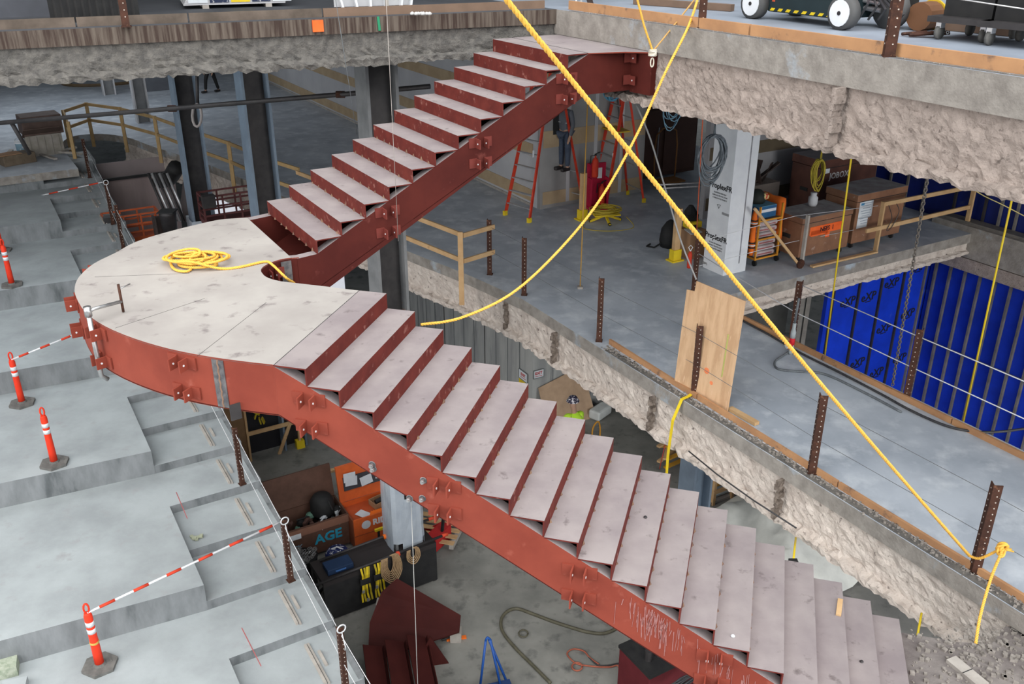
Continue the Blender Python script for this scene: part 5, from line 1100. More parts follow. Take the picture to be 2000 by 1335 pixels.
for k in range(8): q.tube([(random.uniform(-.3, .2), random.uniform(-.1, .1), .03), (random.uniform(-.3, .3), random.uniform(-.1, .1), .05)], .02, 5)
q.build('bar', rust, e); q = MB()
for k in range(3): q.tube([(.05 + k * .05 + .015 * math.cos(a), -.1, .06 + .015 * math.sin(a)) for a in [j * math.pi / 4 for j in range(8)]], .005, 4, closed=True)
q.build('ring', white, e)
tag(bar('long_timber', ui(1780, 52) + ZUP * .05, ui(2050, 78) + ZUP * .05, .10, .09, M('brown_lumber', (.20, .13, .09))), 'long brown timber on the floor behind the wheeled carts', 'timber')
tag(bar('long_timber', ui(1240, 8) + ZUP * .05, ui(1430, 22) + ZUP * .05, .10, .09, M('brown_lumber', (.20, .13, .09))), 'long brown timber at the top behind the upper yellow ropes', 'timber')
bp = E('brace_foot', 'brown timber brace and pipe feet standing at the upper back corner', 'brace', ui(1155, 12)); bar('brace', (0, 0, 0), (-.16, .1, .5), .07, .06, brownst, bp); bar('pipe', (-.16, -.05, 0), (-.16, -.05, .6), .03, .03, alu, bp); bar('pipe', (-.24, -.05, -.1), (-.22, -.05, .5), .02, .02, white, bp)
# drywall stack
ds = E('drywall_stack', 'stack of drywall boards with printed end tape on the upper left floor', 'drywall', ui(374, 17), .36)
for k in range(9): box('board', (.62 + .012 * k, .5, .06 + k * .021), (1.45, 1.1, .018), drywall, ds)
for k, m_ in enumerate((paper, ink, yel, ink, paper)): box('end_tape', (-.02 + .30 * k + .12 + .0, -.053, .15), (.27, .004, .14), m_ if m_ is not ink else M('navy_tape', (.02, .03, .07), (.5, .5, .52), 30, fac=(.58, .62)), ds)
for x in (.2, 1.1): box('skid', (x, .4, .025), (.09, .9, .05), woodg, ds)
df = E('black_curtain', 'black pleated sheet hanging behind the upper left kickboard', 'sheet', ui(185, 44) + ZUP * 0); q = MB()
for k in range(26): q.v += [(-.55 + k * .045, .03 * (k % 2), 0), (-.55 + k * .045, .03 * (k % 2), 1.2)]
for k in range(25): q.f.append((2 * k, 2 * k + 2, 2 * k + 3, 2 * k + 1)); q.m.append(0)
q.build('sheet', black, df)
box('blue_grey_box', ui(75, 35) + ZUP * .6 + vv * -.2, (1.8, .05, 1.2), M('dark_slate', (.07, .075, .09)), None, .2); tag(bpy.context.scene.objects['blue_grey_box'], 'dark slate panel at the top left corner', 'panel')
wf = E('frame_rack', 'row of white painted steel frame legs standing on the upper floor', 'frame', ui(735, 20), .36)
for k, (x, lean) in enumerate(((-.45, -.14), (-.25, -.10), (-.06, .0), (.16, .0), (.38, .10), (.52, .12))):
    bar('leg', (x, .1, 0), (x + lean, .1, .6), .10, .03, white, wf)
box('plate', (-.02, .16, .2), (1.1, .02, .3), drywall, wf); bar('post', (.10, -.25, -.02), (.10, -.25, .6), .06, .04, M('pale_post', (.45, .42, .38)), wf)
e = E('white_rag', 'crumpled white rag on the stained upper slab edge', 'rag', ui(822, 30)); q = MB(); random.seed(3)
for k in range(10): q.lathe((random.uniform(-.12, .12), random.uniform(-.03, .03), .01), [(.03, 0), (.035, .02), (.01, .04)], 6)
q.build('cloth', M('rag_white', (.55, .55, .54)), e, True)
uq, _ = uvof(W(776, 40, UP)); q = MB(); q.bar(G(uq, upedge(uq) + .012, UP - .0), G(uq + .01, upedge(uq) + .016, UP - .18), .035, .006, up=vv); tag(q.build('green_tape', green), 'green tape tail hanging over the upper slab edge', 'tape')
print('part3 ok')
# ---------------------------------------------------------------- ground floor
e = E('open_gang_box', 'open brown gang box full of tools with its lid raised', 'tool chest', G(-3.45, -3.9, 0), UA)
SX, SY, SH = 1.55, .75, .72
for y in (-SY / 2, SY / 2): box('side', (0, y, .10 + SH / 2), (SX, .03, SH), M('gang_brown', (.13, .065, .045), (.09, .045, .03)), e)
for x in (-SX / 2, SX / 2): box('side', (x, 0, .10 + SH / 2), (.03, SY, SH), M('gang_brown', (.13, .065, .045)), e)
box('bottom', (0, 0, .12), (SX, SY, .03), dsteel, e); box('lid', (0, SY / 2 + .08, .10 + SH + .36), (SX, .05, .72), M('gang_brown', (.13, .065, .045)), e, R=Matrix.Rotation(-.2, 3, 'X')); box('lip', (0, -SY / 2 - .02, .10 + SH * .86), (SX + .02, .02, .16), M('gang_edge', (.25, .12, .08)), e)
box('white_label', (-.35, -SY / 2 - .035, .66), (.24, .004, .12), paper, e); text('lettering', 'BLACK', .15, M('pale_blue_paint', (.25, .35, .42)), e, (-.45, -SY / 2 - .02, .38), RF, .001, .004); text('lettering', 'AGE', .30, cyan, e, (.33, -SY / 2 - .02, .42), RF, .001, .010)
random.seed(12); cols = [black, alu, M('tool_brown', (.10, .05, .04)), paper, M('tool_red', (.3, .02, .05)), M('tool_green', (.1, .2, .15)), dsteel, black]
for k in range(34):
    x, y = random.uniform(-.70, .70), random.uniform(-.30, .28); z = .10 + SH - .22 + random.uniform(0, .14)
    tn = ['hand_tool', 'power_drill', 'tool_pouch', 'fitting'][k % 4]
    lab = '%s in the jumble filling the open brown gang box' % ['thin metal hand tool', 'boxy power drill', 'rounded cloth tool pouch', 'short branched pipe fitting'][k % 4]
    t_ = E(tn, lab, 'tool', e.location + uu * x - vv * y + ZUP * z, random.uniform(0, 3), 'tools in the open gang box, ' + tn)
    q = MB(); 
    if k % 4 == 0: q.cyl((-.12, 0, 0), (.12, 0, .02), .016, 6); q.box((.12, 0, .02), (.05, .06, .03))
    elif k % 4 == 1: q.box((0, 0, .02), (.2, .06, .07)); q.box((-.06, 0, -.06), (.05, .05, .14)); q.cyl((.1, 0, .02), (.16, 0, .02), .018, 6)
    elif k % 4 == 2: q.lathe((0, 0, -.04), [(.07, 0), (.10, .05), (.08, .10), (.03, .12)], 8)
    else: q.cyl((-.05, 0, 0), (.05, 0, 0), .03, 8); q.cyl((0, 0, 0), (0, .06, 0), .03, 8)
    q.build('tool_body', random.choice(cols), t_)
e2 = E('black_rucksack', 'big black rucksack standing in the open brown gang box', 'bag', e.location + uu * .42 - vv * .12 + ZUP * .60, UA); q = MB(); q.lathe((0, 0, 0), [(.2, 0), (.26, .12), (.25, .35), (.18, .48), (.05, .52)], 12); q.build('sack', black, e2, True); q = MB(); q.tube([(.1, -.2, .1), (.12, -.26, .25), (.08, -.18, .42)], .02, 5); q.build('strap', black, e2)
# orange job box
ob = E('orange_job_box', 'orange job box with white lettering and its lid raised beside the wrapped column foot', 'tool chest', G(-2.03, -3.62, 0), UA); SX, SY, SH = 1.25, .70, .68
box('front', (0, -SY / 2, .10 + SH / 2), (SX, .03, SH), orange, ob); box('back', (0, SY / 2, .10 + SH / 2), (SX, .03, SH), orange, ob)
for x in (-SX / 2, SX / 2): box('side', (x, 0, .10 + SH / 2), (.03, SY, SH), M('dark_side_orange', (.25, .07, .03)), ob)
box('tray', (0, .04, .10 + SH - .12), (SX, SY - .1, .02), M('tray_orange', (.55, .10, .03)), ob); lo_ = box('lid', (0, SY / 2 + .10, .10 + SH + .40), (SX, .06, .80), orange, ob, R=Matrix.Rotation(-.15, 3, 'X')); box('lid_pocket', (.05, SY / 2 + .045, .10 + SH + .40), (SX * .9, .02, .30), M('pocket_mesh', (.06, .06, .07)), ob, R=Matrix.Rotation(-.15, 3, 'X'))
box('seam', (0, -SY / 2 - .018, .10 + SH * .42), (SX, .01, .012), M('seam_orange', (.35, .08, .03)), ob)
for k, (x, z, a) in enumerate(((-.35, .48, .1), (-.02, .40, -.15), (.32, .46, .1), (-.38, .58, .05))): box('paper', (x, SY / 2 + .01, .10 + SH + z - .02), (.26, .008, .20), paper, ob, R=Matrix.Rotation(-.15, 3, 'X') @ Matrix.Rotation(a, 3, 'Y'))
q = MB(); q.lathe((-.36, -SY / 2 - .017, .60), [(.10, 0), (.10, .003)], 14, ax=Matrix.Rotation(math.pi / 2, 3, 'X')); q.build('logo_disc', paper, ob); text('lettering', 'RIDGID', .19, white, ob, (.10, -SY / 2 - .017, .60), RF, .001, .008)
e3 = E('open_carton', 'open cardboard carton holding a dark grinder on the orange job box tray', 'carton', ob.location + uu * .12 - vv * .05 + ZUP * .68, UA + .2); box('base', (0, 0, .03), (.36, .26, .02), card, e3)
for a, b, c, d in ((0, .13, .36, .015), (0, -.13, .36, .015), (.18, 0, .015, .26), (-.18, 0, .015, .26)): box('side', (a, b, .08), (c, d, .12), card, e3)
q = MB(); q.cyl((-.1, 0, .1), (.1, 0, .12), .05, 8); q.build('grinder', dsteel, e3)
e3 = E('paper_sheet', 'white paper sheet on the tray of the orange job box', 'paper', ob.location - uu * .32 + vv * .12 + ZUP * .69, UA + .5); box('sheet', (0, 0, .01), (.2, .28, .004), paper, e3)
e3 = E('orange_straps', 'small heap of orange webbing on the tray of the orange job box', 'webbing', ob.location - uu * .08 + vv * .2 + ZUP * .69, UA); q = MB()
for k in range(5): q.bar((-.12 + .05 * k, -.04, .01), (-.05 + .05 * k, .05, .03), .05, .012)
q.build('webbing', hoodie, e3)
e3 = E('yellow_level', 'yellow tool bar lying across before the orange job box', 'level', G(-1.95, -2.95, .62), UA); box('bar', (0, 0, 0), (.75, .05, .05), yel, e3); bar('stand', (-.3, 0, -.62), (-.3, 0, 0), .04, .04, black, e3); bar('stand', (.1, 0, -.62), (.1, 0, 0), .04, .04, black, e3)
# shop vac, bags and benches
e = E('shop_vacuum', 'blue and white shop vacuum drum on the ground before the gang box', 'vacuum', W(662, 1108, 0)); q = MB(); q.lathe((0, 0, 0), [(.20, 0), (.22, .1), (.22, .12)], 14); q.build('base', M('navy_plastic', (.01, .02, .10)), e, True); q = MB(); q.lathe((0, 0, .12), [(.19, 0), (.19, .18)], 14); q.build('drum', white, e, True); q = MB(); q.lathe((0, 0, .30), [(.25, 0), (.25, .06), (.2, .14), (.08, .18)], 14); q.build('head', M('navy_speckled', (.01, .02, .10), (.6, .62, .65), 16, fac=(.56, .6)), e, True); q = MB(); q.tube([(-.12, 0, .46), (0, 0, .52), (.12, 0, .46)], .015, 6); q.build('handle', white, e)
e = E('chain_bucket', 'dark bucket brimming with shiny chain at the foot of the steps', 'bucket', W(598, 1118, .1)); q = MB(); q.lathe((0, 0, 0), [(.22, 0), (.26, .4), (.27, .42)], 14); q.build('bucket', black, e, True); q = MB(); random.seed(3)
for k in range(40):
    c = Vector((random.uniform(-.2, .2), random.uniform(-.2, .2), .42 + random.uniform(0, .06))); a1 = Vector((random.random(), random.random(), .2)).normalized(); a2 = a1.cross(ZUP).normalized(); q.tube([c + a1 * .045 * math.cos(a) + a2 * .03 * math.sin(a) for a in [j * math.pi / 4 for j in range(8)]], .010, 4, closed=True)
o = q.build('chain_heap', chrome, e); o['kind'] = 'stuff'
e = E('black_hose_loop', 'black hose loop lying between the bucket and the dark bench', 'hose', W(618, 1135, 0)); q = MB(); q.tube([(.22 * math.cos(a), .4 * math.sin(a), .03) for a in [j * math.pi / 10 for j in range(20)]], .03, 6, closed=True); q.build('loop', black, e, True)
bn = E('dark_bench', 'long dark steel bench carrying pipes with rope and harnesses hung on it', 'bench', G(-2.75, -1.95, 0), UA + .02)
box('top', (0, 0, .86), (2.3, .7, .10), M('bench_dark', (.03, .025, .025)), bn); box('skirt', (0, -.33, .45), (2.3, .03, .85), black, bn)
for x in (-1.1, 1.1): 
    for y in (-.3, .3): box('leg', (x, y, .42), (.08, .08, .84), dsteel, bn)
for k, (y, z) in enumerate(((.20, 1.05), (-.38, 1.02))):
    pp = E('round_bar', ['round bar with an orange end resting on the back of the dark bench', 'round bar with a red end along the front of the dark bench'][k], 'bar', bn.location, UA + .02); tube('bar', [(-1.0 - .3 * k, y, z - .06), (1.35, y + .02, z)], .026, dsteel, pp, 8); tube('red_end', [(1.28, y + .02, z), (1.40, y + .02, z)], .034, M('red_tip', (.65, .08, .04)), pp, 8); tube('orange_tie', [(.3, y, z - .03), (.36, y, z - .025)], .05, hoodie if k == 0 else M('red_tip', (.65, .08, .04)), pp, 8)
e = E('blue_toolcase', 'dark blue flat case at the left end of the dark bench', 'case', bn.location - uu * .75 + vv * .1 + ZUP * .92, UA); box('case', (0, 0, .06), (.5, .3, .12), M('case_blue', (.01, .03, .08)), e, bev=.01); box('latch', (0, -.152, .06), (.2, .01, .03), M('latch_blue', (.05, .15, .4)), e)
for k, (x, cnt, m1_, lab) in enumerate(((.15, 7, M('jute_rope', (.36, .24, .13), (.26, .17, .09), 20), 'tan rope hank hanging in front of the dark bench'), (.62, 4, M('jute_rope', (.36, .24, .13)), 'smaller tan rope hank tied at the right of the dark bench'))):
    e = E('rope_hank', lab, 'rope', bn.location + uu * x + vv * .42 + ZUP * 1.02, UA); q = MB(); random.seed(k)
    for j in range(cnt): w_ = .05 + .02 * j; L_ = .35 + .03 * j - .14 * k; q.tube(smoothpts([(-w_, 0, 0), (-w_ * 1.2, -.03 * j * .4, -L_ * .6), (0, -.02 * j, -L_), (w_ * 1.2, -.01 * j, -L_ * .6), (w_, 0, 0), (0, 0, .03)], 3), .013, 5)
    q.build('loops', m1_, e, True)
for k, (x, lab) in enumerate(((-.35, 'yellow and black safety harness hanging left on the dark bench'), (-.08, 'yellow and black safety harness hanging next to the tan rope hank'))):
    e = E('safety_harness', lab, 'harness', bn.location + uu * x + vv * .42 + ZUP * .98, UA); 
    for j in range(4):
        o = .05 * j - .08; q = MB()
        for i in range(5): q.bar((o + .02 * math.sin(i + j), -.03 * (i % 2), -.15 * i), (o + .02 * math.sin(i + 1 + j), -.03 * ((i + 1) % 2), -.15 * (i + 1)), .035, .008, up=(0, 1, 0))
        q.build('strap', yel if j % 2 == k else M('mustard_strap', (.5, .38, .02)), e)
    q = MB(); q.box((.0, -.04, -.72), (.05, .015, .07)); q.box((-.08, -.04, -.5), (.05, .015, .06)); q.build('buckle', alu, e); q = MB(); q.box((-.02, -.02, -.3), (.2, .03, .12)); q.build('back_pad', black, e)
# red steel plates waiting on the ground
e = E('red_fan_plate', 'large dark red fan-shaped steel plate leaning by the column foot', 'steel plate')
PL = [(775, 1128, .85), (900, 1200, .45), (897, 1232, .30), (718, 1292, .12), (722, 1215, .50), (745, 1155, .78)]
q = MB(); T_ = [W(x, y, z) for x, y, z in PL]; q.v = [tuple(p) for p in T_] + [tuple(p - ZUP * .03) for p in T_]; n = 6; q.f = [tuple(range(n))[::-1], tuple(range(n, 2 * n))] + [(i, (i + 1) % n, (i + 1) % n + n, i + n) for i in range(n)]; q.m = [0] * len(q.f); q.build('plate', M('deep_red_plate', (.06, .013, .011), (.042, .009, .008), 1.5, .7), e)
for x, y, z in ((745, 1160, .38), (890, 1225, .13)): c = W(x, y, z * 2); box('dunnage', (c.x, c.y, z * .8), (.2, .2, z * 1.6), woodg, e)
e = E('red_step_stack', 'nested dark red folded step plates lying at the bottom edge of the picture', 'steel plates', W(800, 1330, .1), UA - .3)
for k in range(3):
    t_ = MB(); x = -.55 + k * .38; R_ = Matrix.Rotation(.35, 3, 'Y'); t_.box((x, 0, .32 + .03 * k), (.34, 1.3, .015), R=R_); t_.box((x + .17, 0, .20 + .03 * k), (.015, 1.3, .2), R=R_); t_.build('folded_step', M('deep_red_plate', (.12, .030, .028)), e)
e = E('red_wedge_plate', 'pointed dark red plate standing up from the stack of step plates', 'steel plate', W(838, 1300, 0), .2); q = MB(); q.v = [(-.25, 0, 0), (.35, 0, 0), (.05, .05, .62), (-.25, .02, 0), (.35, .02, 0), (.05, .07, .62)]; q.f = [(0, 1, 2), (5, 4, 3), (0, 3, 4, 1), (1, 4, 5, 2), (2, 5, 3, 0)]; q.m = [0] * 5; q.build('plate', M('deep_red_plate', (.12, .030, .028)), e)
# pallet jack and pallet
pj = E('pallet_jack', 'red pallet jack parked behind the lower stringer', 'pallet jack', W(858, 1066, 0), 2.6)
for y in (-.2, .2): box('fork', (.55, y, .10), (1.1, .15, .06), lred, pj)
q = MB(); q.prism([(-.12, -.28), (.12, -.28), (.12, .28), (-.12, .28)], .08, .42); q.build('head', M('jack_red', (.45, .03, .03)), pj); bar('handle', (-.08, 0, .35), (-.18, 0, 1.15), .05, .05, black, pj); q = MB(); q.tube([(-.18, -.12, 1.15), (-.20, 0, 1.22), (-.18, .12, 1.15)], .02, 6); q.build('grip', black, pj)
for y in (-.08, .08): q = MB(); q.cyl((-.02, y - .025, .09), (-.02, y + .025, .09), .09, 12); q.build('wheel', rubber, pj)
for y in (-.26, .26): bar('strut', (.1, y, .4), (.45, y * .8, .12), .05, .04, M('jack_red', (.45, .03, .03)), pj)
pl = E('timber_pallet', 'pale timber pallet under the pallet jack', 'pallet', W(850, 1040, .1) , 2.9)
for k in range(5): box('slat', (0, -.42 + k * .21, .14), (1.1, .12, .02), wood, pl)
for x in (-.5, 0, .5): box('bearer', (x, 0, .07), (.09, .95, .1), woodg, pl)
# timber framed hoarding
hd2 = E('lumber_rack', 'timber framed rack of lumber with yellow caps under the landing', 'frame', W(492, 905, 0), UA)
box('panel', (-.45, .2, 1.15), (.9, .04, 2.3), M('brown_ply', (.24, .14, .07), (.17, .1, .05), 2), hd2); box('panel', (-.88, -.25, 1.15), (.04, .9, 2.3), M('brown_ply', (.24, .14, .07)), hd2)
for x in (0.02, 1.25): bar('stud', (x, .15, 0), (x, .15, 1.5 if x > 1 else 2.3), .09, .05, wood, hd2)
for z in (.75, 1.45): bar('plate', (0, .12, z), (1.3, .12, z), .05, .09, wood, hd2)
bar('brace', (.7, .1, 0), (1.25, .1, 1.2), .04, .08, wood, hd2); q = MB(); q.box((1.25, .15, .10), (.2, .16, .22)); q.build('yellow_foot', yel, hd2); box('dark_back', (.6, .5, .8), (1.2, .04, 1.6), M('back_dark', (.02, .02, .025)), hd2)
for k, (x, z) in enumerate(((.42, 1.85), (.46, 1.1))):
    e = E('yellow_brackets', ['bunch of yellow metal brackets hanging upper in the timber frame', 'dim bunch of yellow brackets hanging lower in the timber frame'][k], 'brackets', hd2.location + uu * x - vv * .2 + ZUP * z, UA); random.seed(k); q = MB()
    for j in range(8): q.box((random.uniform(-.18, .18), random.uniform(-.06, .06), random.uniform(-.18, .18)), (.16, .10, .03), R=Matrix.Rotation(random.uniform(0, 3), 3, 'Y') @ Matrix.Rotation(random.uniform(0, 1), 3, 'X'))
    q.build('bracket', yel if k == 0 else M('mustard_strap', (.5, .38, .02)), e)
hr = E('timber_handrail', 'pale timber rail on posts crossing the ground behind the gang box', 'guardrail', (0, 0, 0)); a_ = W(515, 950, 1.0); b_ = W(660, 915, 1.0)
bar('rail', a_, b_, .10, .05, wood, hr); bar('post', Vector((b_.x, b_.y, 0)), b_, .07, .07, wood, hr); bar('post', Vector((a_.x, a_.y, 0)), a_, .07, .07, wood, hr)
# hoses, blue cart, red box at the bottom
tag(tube('olive_air_hose', smoothpts([W(x, y, 0) + ZUP * .03 for x, y in ((1075, 1335), (1040, 1300), (1005, 1265), (982, 1235), (979, 1212), (990, 1196), (1010, 1190), (1040, 1200), (1080, 1215), (1120, 1228), (1150, 1236), (1180, 1238), (1205, 1228), (1222, 1215))], 6), .030, oliv, None, 8), 'thick olive hose curving over the ground floor', 'hose')
tag(tube('olive_hose_loop', [W(1022 + 9 * math.cos(a), 1240 + 7 * math.sin(a), 0) + ZUP * .05 for a in [j * math.pi / 8 for j in range(17)]], .015, oliv), 'small loop of olive line beside the thick hose', 'hose')
tag(tube('red_hose', smoothpts([W(x, y, 0) + ZUP * .02 for x, y in ((1210, 1310), (1206, 1300), (1190, 1303), (1160, 1302), (1128, 1297), (1112, 1285), (1108, 1275), (1120, 1268), (1140, 1272), (1152, 1285), (1170, 1298))], 6), .015, rcable), 'thin red hose snaking beside the olive hose', 'hose')
tag(tube('red_hose_ring', [W(1127 + 10 * math.cos(a), 1303 + 8 * math.sin(a), 0) + ZUP * .03 for a in [j * math.pi / 8 for j in range(17)]], .015, rcable), 'small red hose ring below the snaking red hose', 'hose')
tag(tube('black_lead', smoothpts([W(x, y, 0) + ZUP * .02 for x, y in ((1150, 1284), (1165, 1298), (1185, 1300), (1210, 1296), (1228, 1305))], 5), .012, dcable), 'short black lead joining the red hose to the dark box', 'cable')
bc_ = E('blue_hand_truck', 'blue tubular hand truck at the bottom edge of the picture', 'hand truck', W(962, 1345, 0), .3)
for a, b in (((-.22, 0, .1), (-.08, .1, 1.0)), ((.28, .0, .0), (-.02, .1, 1.0)), ((.12, -.1, .1), (.0, .1, 1.0))): tube('tube', [a, b], .022, bluep, bc_, 8)
q = MB(); q.tube(smoothpts([(-.08, .1, 1.0), (-.05, .1, 1.06), (0, .1, 1.0)], 4), .022, 8); q.build('bow', bluep, bc_, True); box('deck', (-.1, -.2, .12), (.8, .4, .06), M('blue_deck', (.02, .05, .15)), bc_)
for x in (-.3, .3): q = MB(); q.cyl((x - .03, -.2, .08), (x + .03, -.2, .08), .08, 12); q.build('wheel', black, bc_)
rb = E('red_equipment_box', 'dark red equipment box with hoses at the bottom under the lower stringer', 'equipment box', W(1290, 1330, .3), UA); box('body', (0, 0, .25), (1.2, .8, .9), M('equipment_red', (.12, .02, .025)), rb, bev=.02); box('lid', (0, 0, .73), (1.22, .82, .06), black, rb)
for k in range(3): q = MB(); q.cyl((-.4 + .2 * k, -.1, .75), (-.4 + .2 * k, -.1, .95), .06, 8); q.build('nozzle', dsteel, rb)
coil('black_cable_coil', 'black cable coil lying on top of the dark red equipment box', W(1345, 1330, 1.15), 6, .35, .08, .014, dcable, None, 7)
e = E('rag_and_clamp', 'orange rag with a small clamp on the ground beside the fan plate', 'rag', W(885, 1247, 0)); q = MB(); q.box((.06, 0, .02), (.36, .07, .03), .2); q.build('rag', hoodie, e); q = MB(); q.tube([(-.2, 0, .03), (-.12, .08, .05), (-.05, 0, .03), (-.2, -.06, .03)], .02, 5); q.build('clamp', dsteel, e)
# things beyond the lower flight, under the walkway
lp_ = E('leaning_plywood', 'plywood board leaning on the concrete core behind the worker', 'plywood', GV(1100, 790, -5.7) * 1, UA); b0 = GV(1103, 800, -5.75); lp_.location = (b0.x, b0.y, 0); 
q = MB(); q.v = [(-.75, -.35, 0), (.75, -.35, 0), (.62, .2, 1.28), (-.70, .2, .98)]; q.v += [(x, y - .02, z) for x, y, z in q.v]; q.f = [(0, 1, 2, 3), (7, 6, 5, 4), (0, 4, 5, 1), (1, 5, 6, 2), (2, 6, 7, 3), (3, 7, 4, 0)]; q.m = [0] * 6; q.build('board', M('dim_ply', (.46, .32, .21), (.38, .26, .17)), lp_)
e = E('white_canister', 'white plastic jerry can lying on the ground right of the worker', 'canister', W(1172, 812, 0), .9); box('can', (0, 0, .15), (.62, .34, .26), M('can_white', (.62, .65, .64)), e, bev=.05); q = MB(); q.cyl((.31, .05, .2), (.36, .05, .2), .04, 8); q.build('cap', white, e)
e = E('blue_water_bottle', 'small blue water bottle beside the leaning plywood', 'bottle', W(1040, 778, .3)); q = MB(); q.lathe((0, 0, 0), [(.06, 0), (.07, .02), (.07, .25), (.03, .32), (.03, .36)], 10); q.build('bottle', M('bottle_blue', (.05, .25, .5)), e, True); q = MB(); q.cyl((0, 0, .36), (0, 0, .39), .035, 8); q.build('cap', M('navy_plastic', (.01, .02, .10)), e)
tag(tube('orange_cable_stand', smoothpts([W(1156, 858, 0) , W(1158, 835, .25), W(1168, 822, .35), W(1172, 835, .25), W(1171, 860, 0)], 4), .02, M('orange_strap', (.65, .30, .03))), 'orange looped strap standing on the ground right of the worker', 'strap')
tag(tube('red_string', [W(1303, 850, 1.0), W(1288, 915, .2)], .012, M('red_cord', (.5, .08, .06))), 'thin red string slanting under the walkway beam', 'string')
wfm = E('lumber_cart', 'timber framed lumber cart seen below the walkway beam', 'cart', W(1392, 985, 0), UA)
for x in (0, .55): bar('stud', (x, 0, 0), (x, 0, 1.0), .07, .07, wood, wfm)
for z in (.35, .95): bar('rail', (-.05, -.03, z), (1.3, -.03, z), .05, .08, wood, wfm)
bar('brace', (0, 0, .9), (.5, 0, .4), .05, .05, wood, wfm); box('board', (.3, .25, .55), (.5, .04, .6), M('ochre_board', (.50, .26, .03)), wfm); box('base', (.6, .4, .04), (1.4, .8, .06), woodg, wfm)
e = E('lumber_pile', 'pile of timber offcuts beyond the yellow strap under the walkway', 'lumber', W(1300, 905, .1), UA); random.seed(4)
for k in range(8): q = MB(); q.bar((random.uniform(-.3, 0), random.uniform(-.3, .3), .1 + .08 * k), (random.uniform(.2, .6), random.uniform(-.3, .3), .12 + .08 * k), .09, .05); q.build('offcut', wood if k % 2 else M('ochre_board', (.50, .26, .03)), e)
e = E('metal_studs', 'bundle of pale metal studs lying on the ground beyond the treads', 'studs', W(1420, 960, .1), UA)
for k in range(4): box('stud', (0, .09 * k, .03), (2.2, .06, .04), M('pale_stud', (.42, .48, .50)), e)
e = E('paper_roll', 'white roll with a loose end beside the treads under the walkway', 'roll', W(1437, 1003, .6)); q = MB(); q.cyl((-.15, 0, 0), (.12, 0, .02), .09, 12); q.build('roll', white, e); q = MB(); q.box((.3, 0, -.05), (.3, .2, .02)); q.build('loose_end', dsteel, e)
e = E('grey_tarp', 'large grey tarpaulin draped over goods under the walkway', 'tarpaulin', (0, 0, 0)); q = MB(); nx_, ny_ = 26, 14; a_, b_ = G(1.2, 3.2), G(3.6, 3.2); V = []
for i in range(nx_):
    for j in range(ny_):
        u_ = 3.4 + 3.6 * i / (nx_ - 1); v_ = -.6 + 3.3 * j / (ny_ - 1); z = 1.2 * min(1, 2.6 * min(i / (nx_ - 1), 1 - i / (nx_ - 1)), 2.6 * min(j / (ny_ - 1), 1 - j / (ny_ - 1))) + .34 * noise.noise(Vector((u_ * 1.7, v_ * 1.9, 0))) + .16 * noise.noise(Vector((u_ * 5, v_ * 4, 3)))
        V.append(G(u_, v_, max(z, .03)))
q.add(V, [(i * ny_ + j, i * ny_ + j + 1, (i + 1) * ny_ + j + 1, (i + 1) * ny_ + j) for i in range(nx_ - 1) for j in range(ny_ - 1)]); q.build('tarp_sheet', M('pale_tarp', (.60, .61, .57), (.48, .49, .46), 2, .6, bump=.4, bscale=4), e, True)
e = tag(tube('yellow_beam_sling', [W(1556, 1034, 4.3), Dp(1549, 1098, 10.9)], .013, yel), 'short yellow sling tail hanging from the beam to a tread end', 'sling')
box('sling_block', Dp(1549, 1100, 10.9), (.10, .08, .10), black); tag(bpy.context.scene.objects['sling_block'], 'small dark block where the yellow sling meets the tread', 'block')
tag(tube('yellow_rope_tail', [Dp(1800, 1196, 10.6), Dp(1792, 1240, 10.4)], .013, yel), 'short yellow rope tail seen below the beam near the last tread', 'rope')
tag(tube('beam_cable', [GU(x, y, .44) for x, y in ((1345, 880), (1400, 925), (1470, 975), (1555, 1030))], .011, dcable), 'dark cable running along the underside of the walkway beam', 'cable')
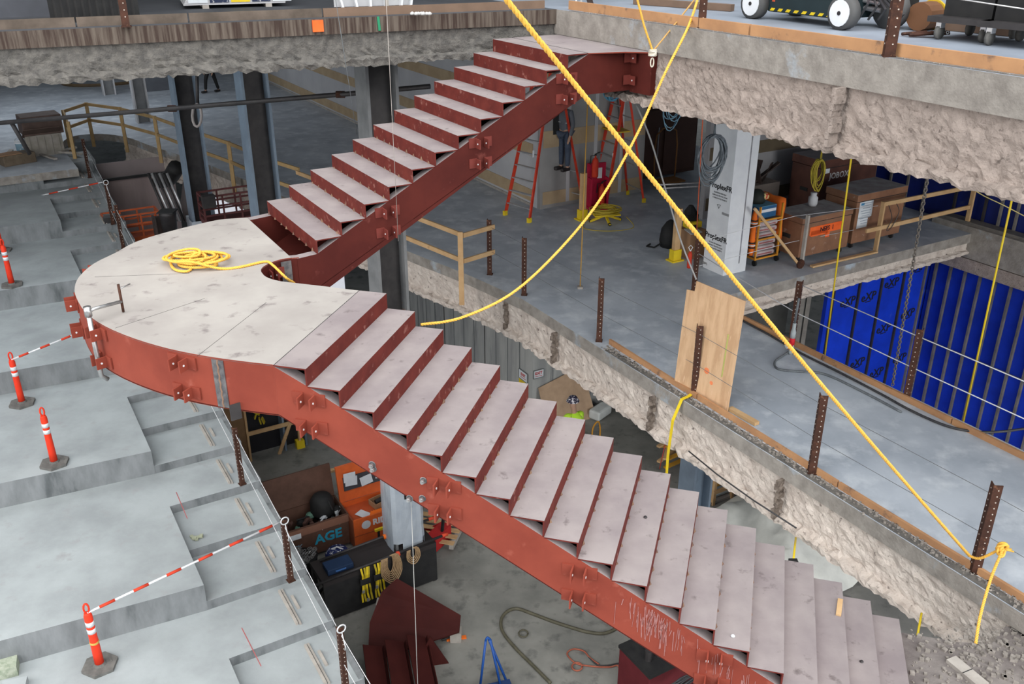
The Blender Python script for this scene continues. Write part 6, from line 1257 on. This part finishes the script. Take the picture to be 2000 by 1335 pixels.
# debris on the lower platform, small bits on the treads
e = tag(bpy.data.objects.new('rubble', None), 'scattered concrete rubble and dust on the bottom platform by the beam end', 'rubble'); COL.objects.link(e); e['kind'] = 'stuff'
q = MB(); random.seed(21)
for k in range(420):
    x = random.gauss(1930, 60); y = random.gauss(1262, 36)
    if k > 250: x = random.uniform(1780, 2050); y = random.uniform(1235, 1345)
    if y < 1225: continue
    p = W(x, y, bpz); s_ = random.choice((.012, .018, .03, .045)); q.box(p + ZUP * s_ * .3, (s_, s_ * random.uniform(.5, 1), s_ * .6), random.uniform(0, 3))
q.build('rubble_bits', debris, e)
e = tag(bpy.data.objects.new('gravel_strip', None), 'grey gravel and concrete crumbs along the slab edge outside the left kickboard', 'gravel'); COL.objects.link(e); e['kind'] = 'stuff'; q = MB()
for k in range(900):
    v_ = random.uniform(.4, 9); u_ = .73 + random.gauss(0, .04); s_ = random.choice((.008, .012, .02, .03)); q.box(G(u_, v_, MID + s_ * .3), (s_, s_, s_ * .7), random.uniform(0, 3))
for k in range(250):
    v_ = random.uniform(.4, 9); s_ = random.choice((.008, .015)); q.box(G(.08 + random.uniform(-.04, .02), v_, UP + s_ * .3), (s_, s_, s_ * .7), random.uniform(0, 3))
q.build('crumbs', debris, e)
for a_, b_, z_ in (((.635, .5), (.76, 10.5), MID), ((.03, .1), (.09, 10), UP)): q = MB(); q.prism([G(a_[0], a_[1]), G(b_[0], a_[1]), G(b_[0], b_[1]), G(a_[0], b_[1])], z_, z_ + .004); q.build('dirt_bed', M('grey_dirt', (.16, .15, .135), (.10, .095, .09), 9, .95, bump=.4), e)
tp = E('timber_block', 'pale timber board with a saw cut lying on the bottom platform', 'timber', W(1888, 1315, bpz), -1.15); box('board', (0, 0, .02), (.40, .13, .04), woodg, tp); box('saw_cut', (.0, 0, .041), (.008, .13, .004), rtop, tp)
tag(bar('wood_sliver', lo(16 * RUN - .03, 1.55) - ZUP * 0 + ZUP * (-16 * RIS + .012), lo(16 * RUN - .06, 1.30) + ZUP * (-16 * RIS + .012), .05, .02, wood), 'pale wood sliver at the end of the third tread from the bottom', 'wood')
for k, (i, s_, t_, lab) in enumerate(((10, .12, 1.0, 'small bolt lying on a middle tread'), (13, .1, .15, 'pale pebble near the outer end of a lower tread'), (17, .2, .9, 'small scrap ring on the second tread from the bottom'))):
    e = MB(); e.lathe(lo(i * RUN - .15, t_) + ZUP * (-i * RIS), [(.012, 0), (.02, .008), (.012, .018)], 8); tag(e.build('pebble', [dsteel, paper, dsteel][k]), lab, 'debris')
print('part4 ok')
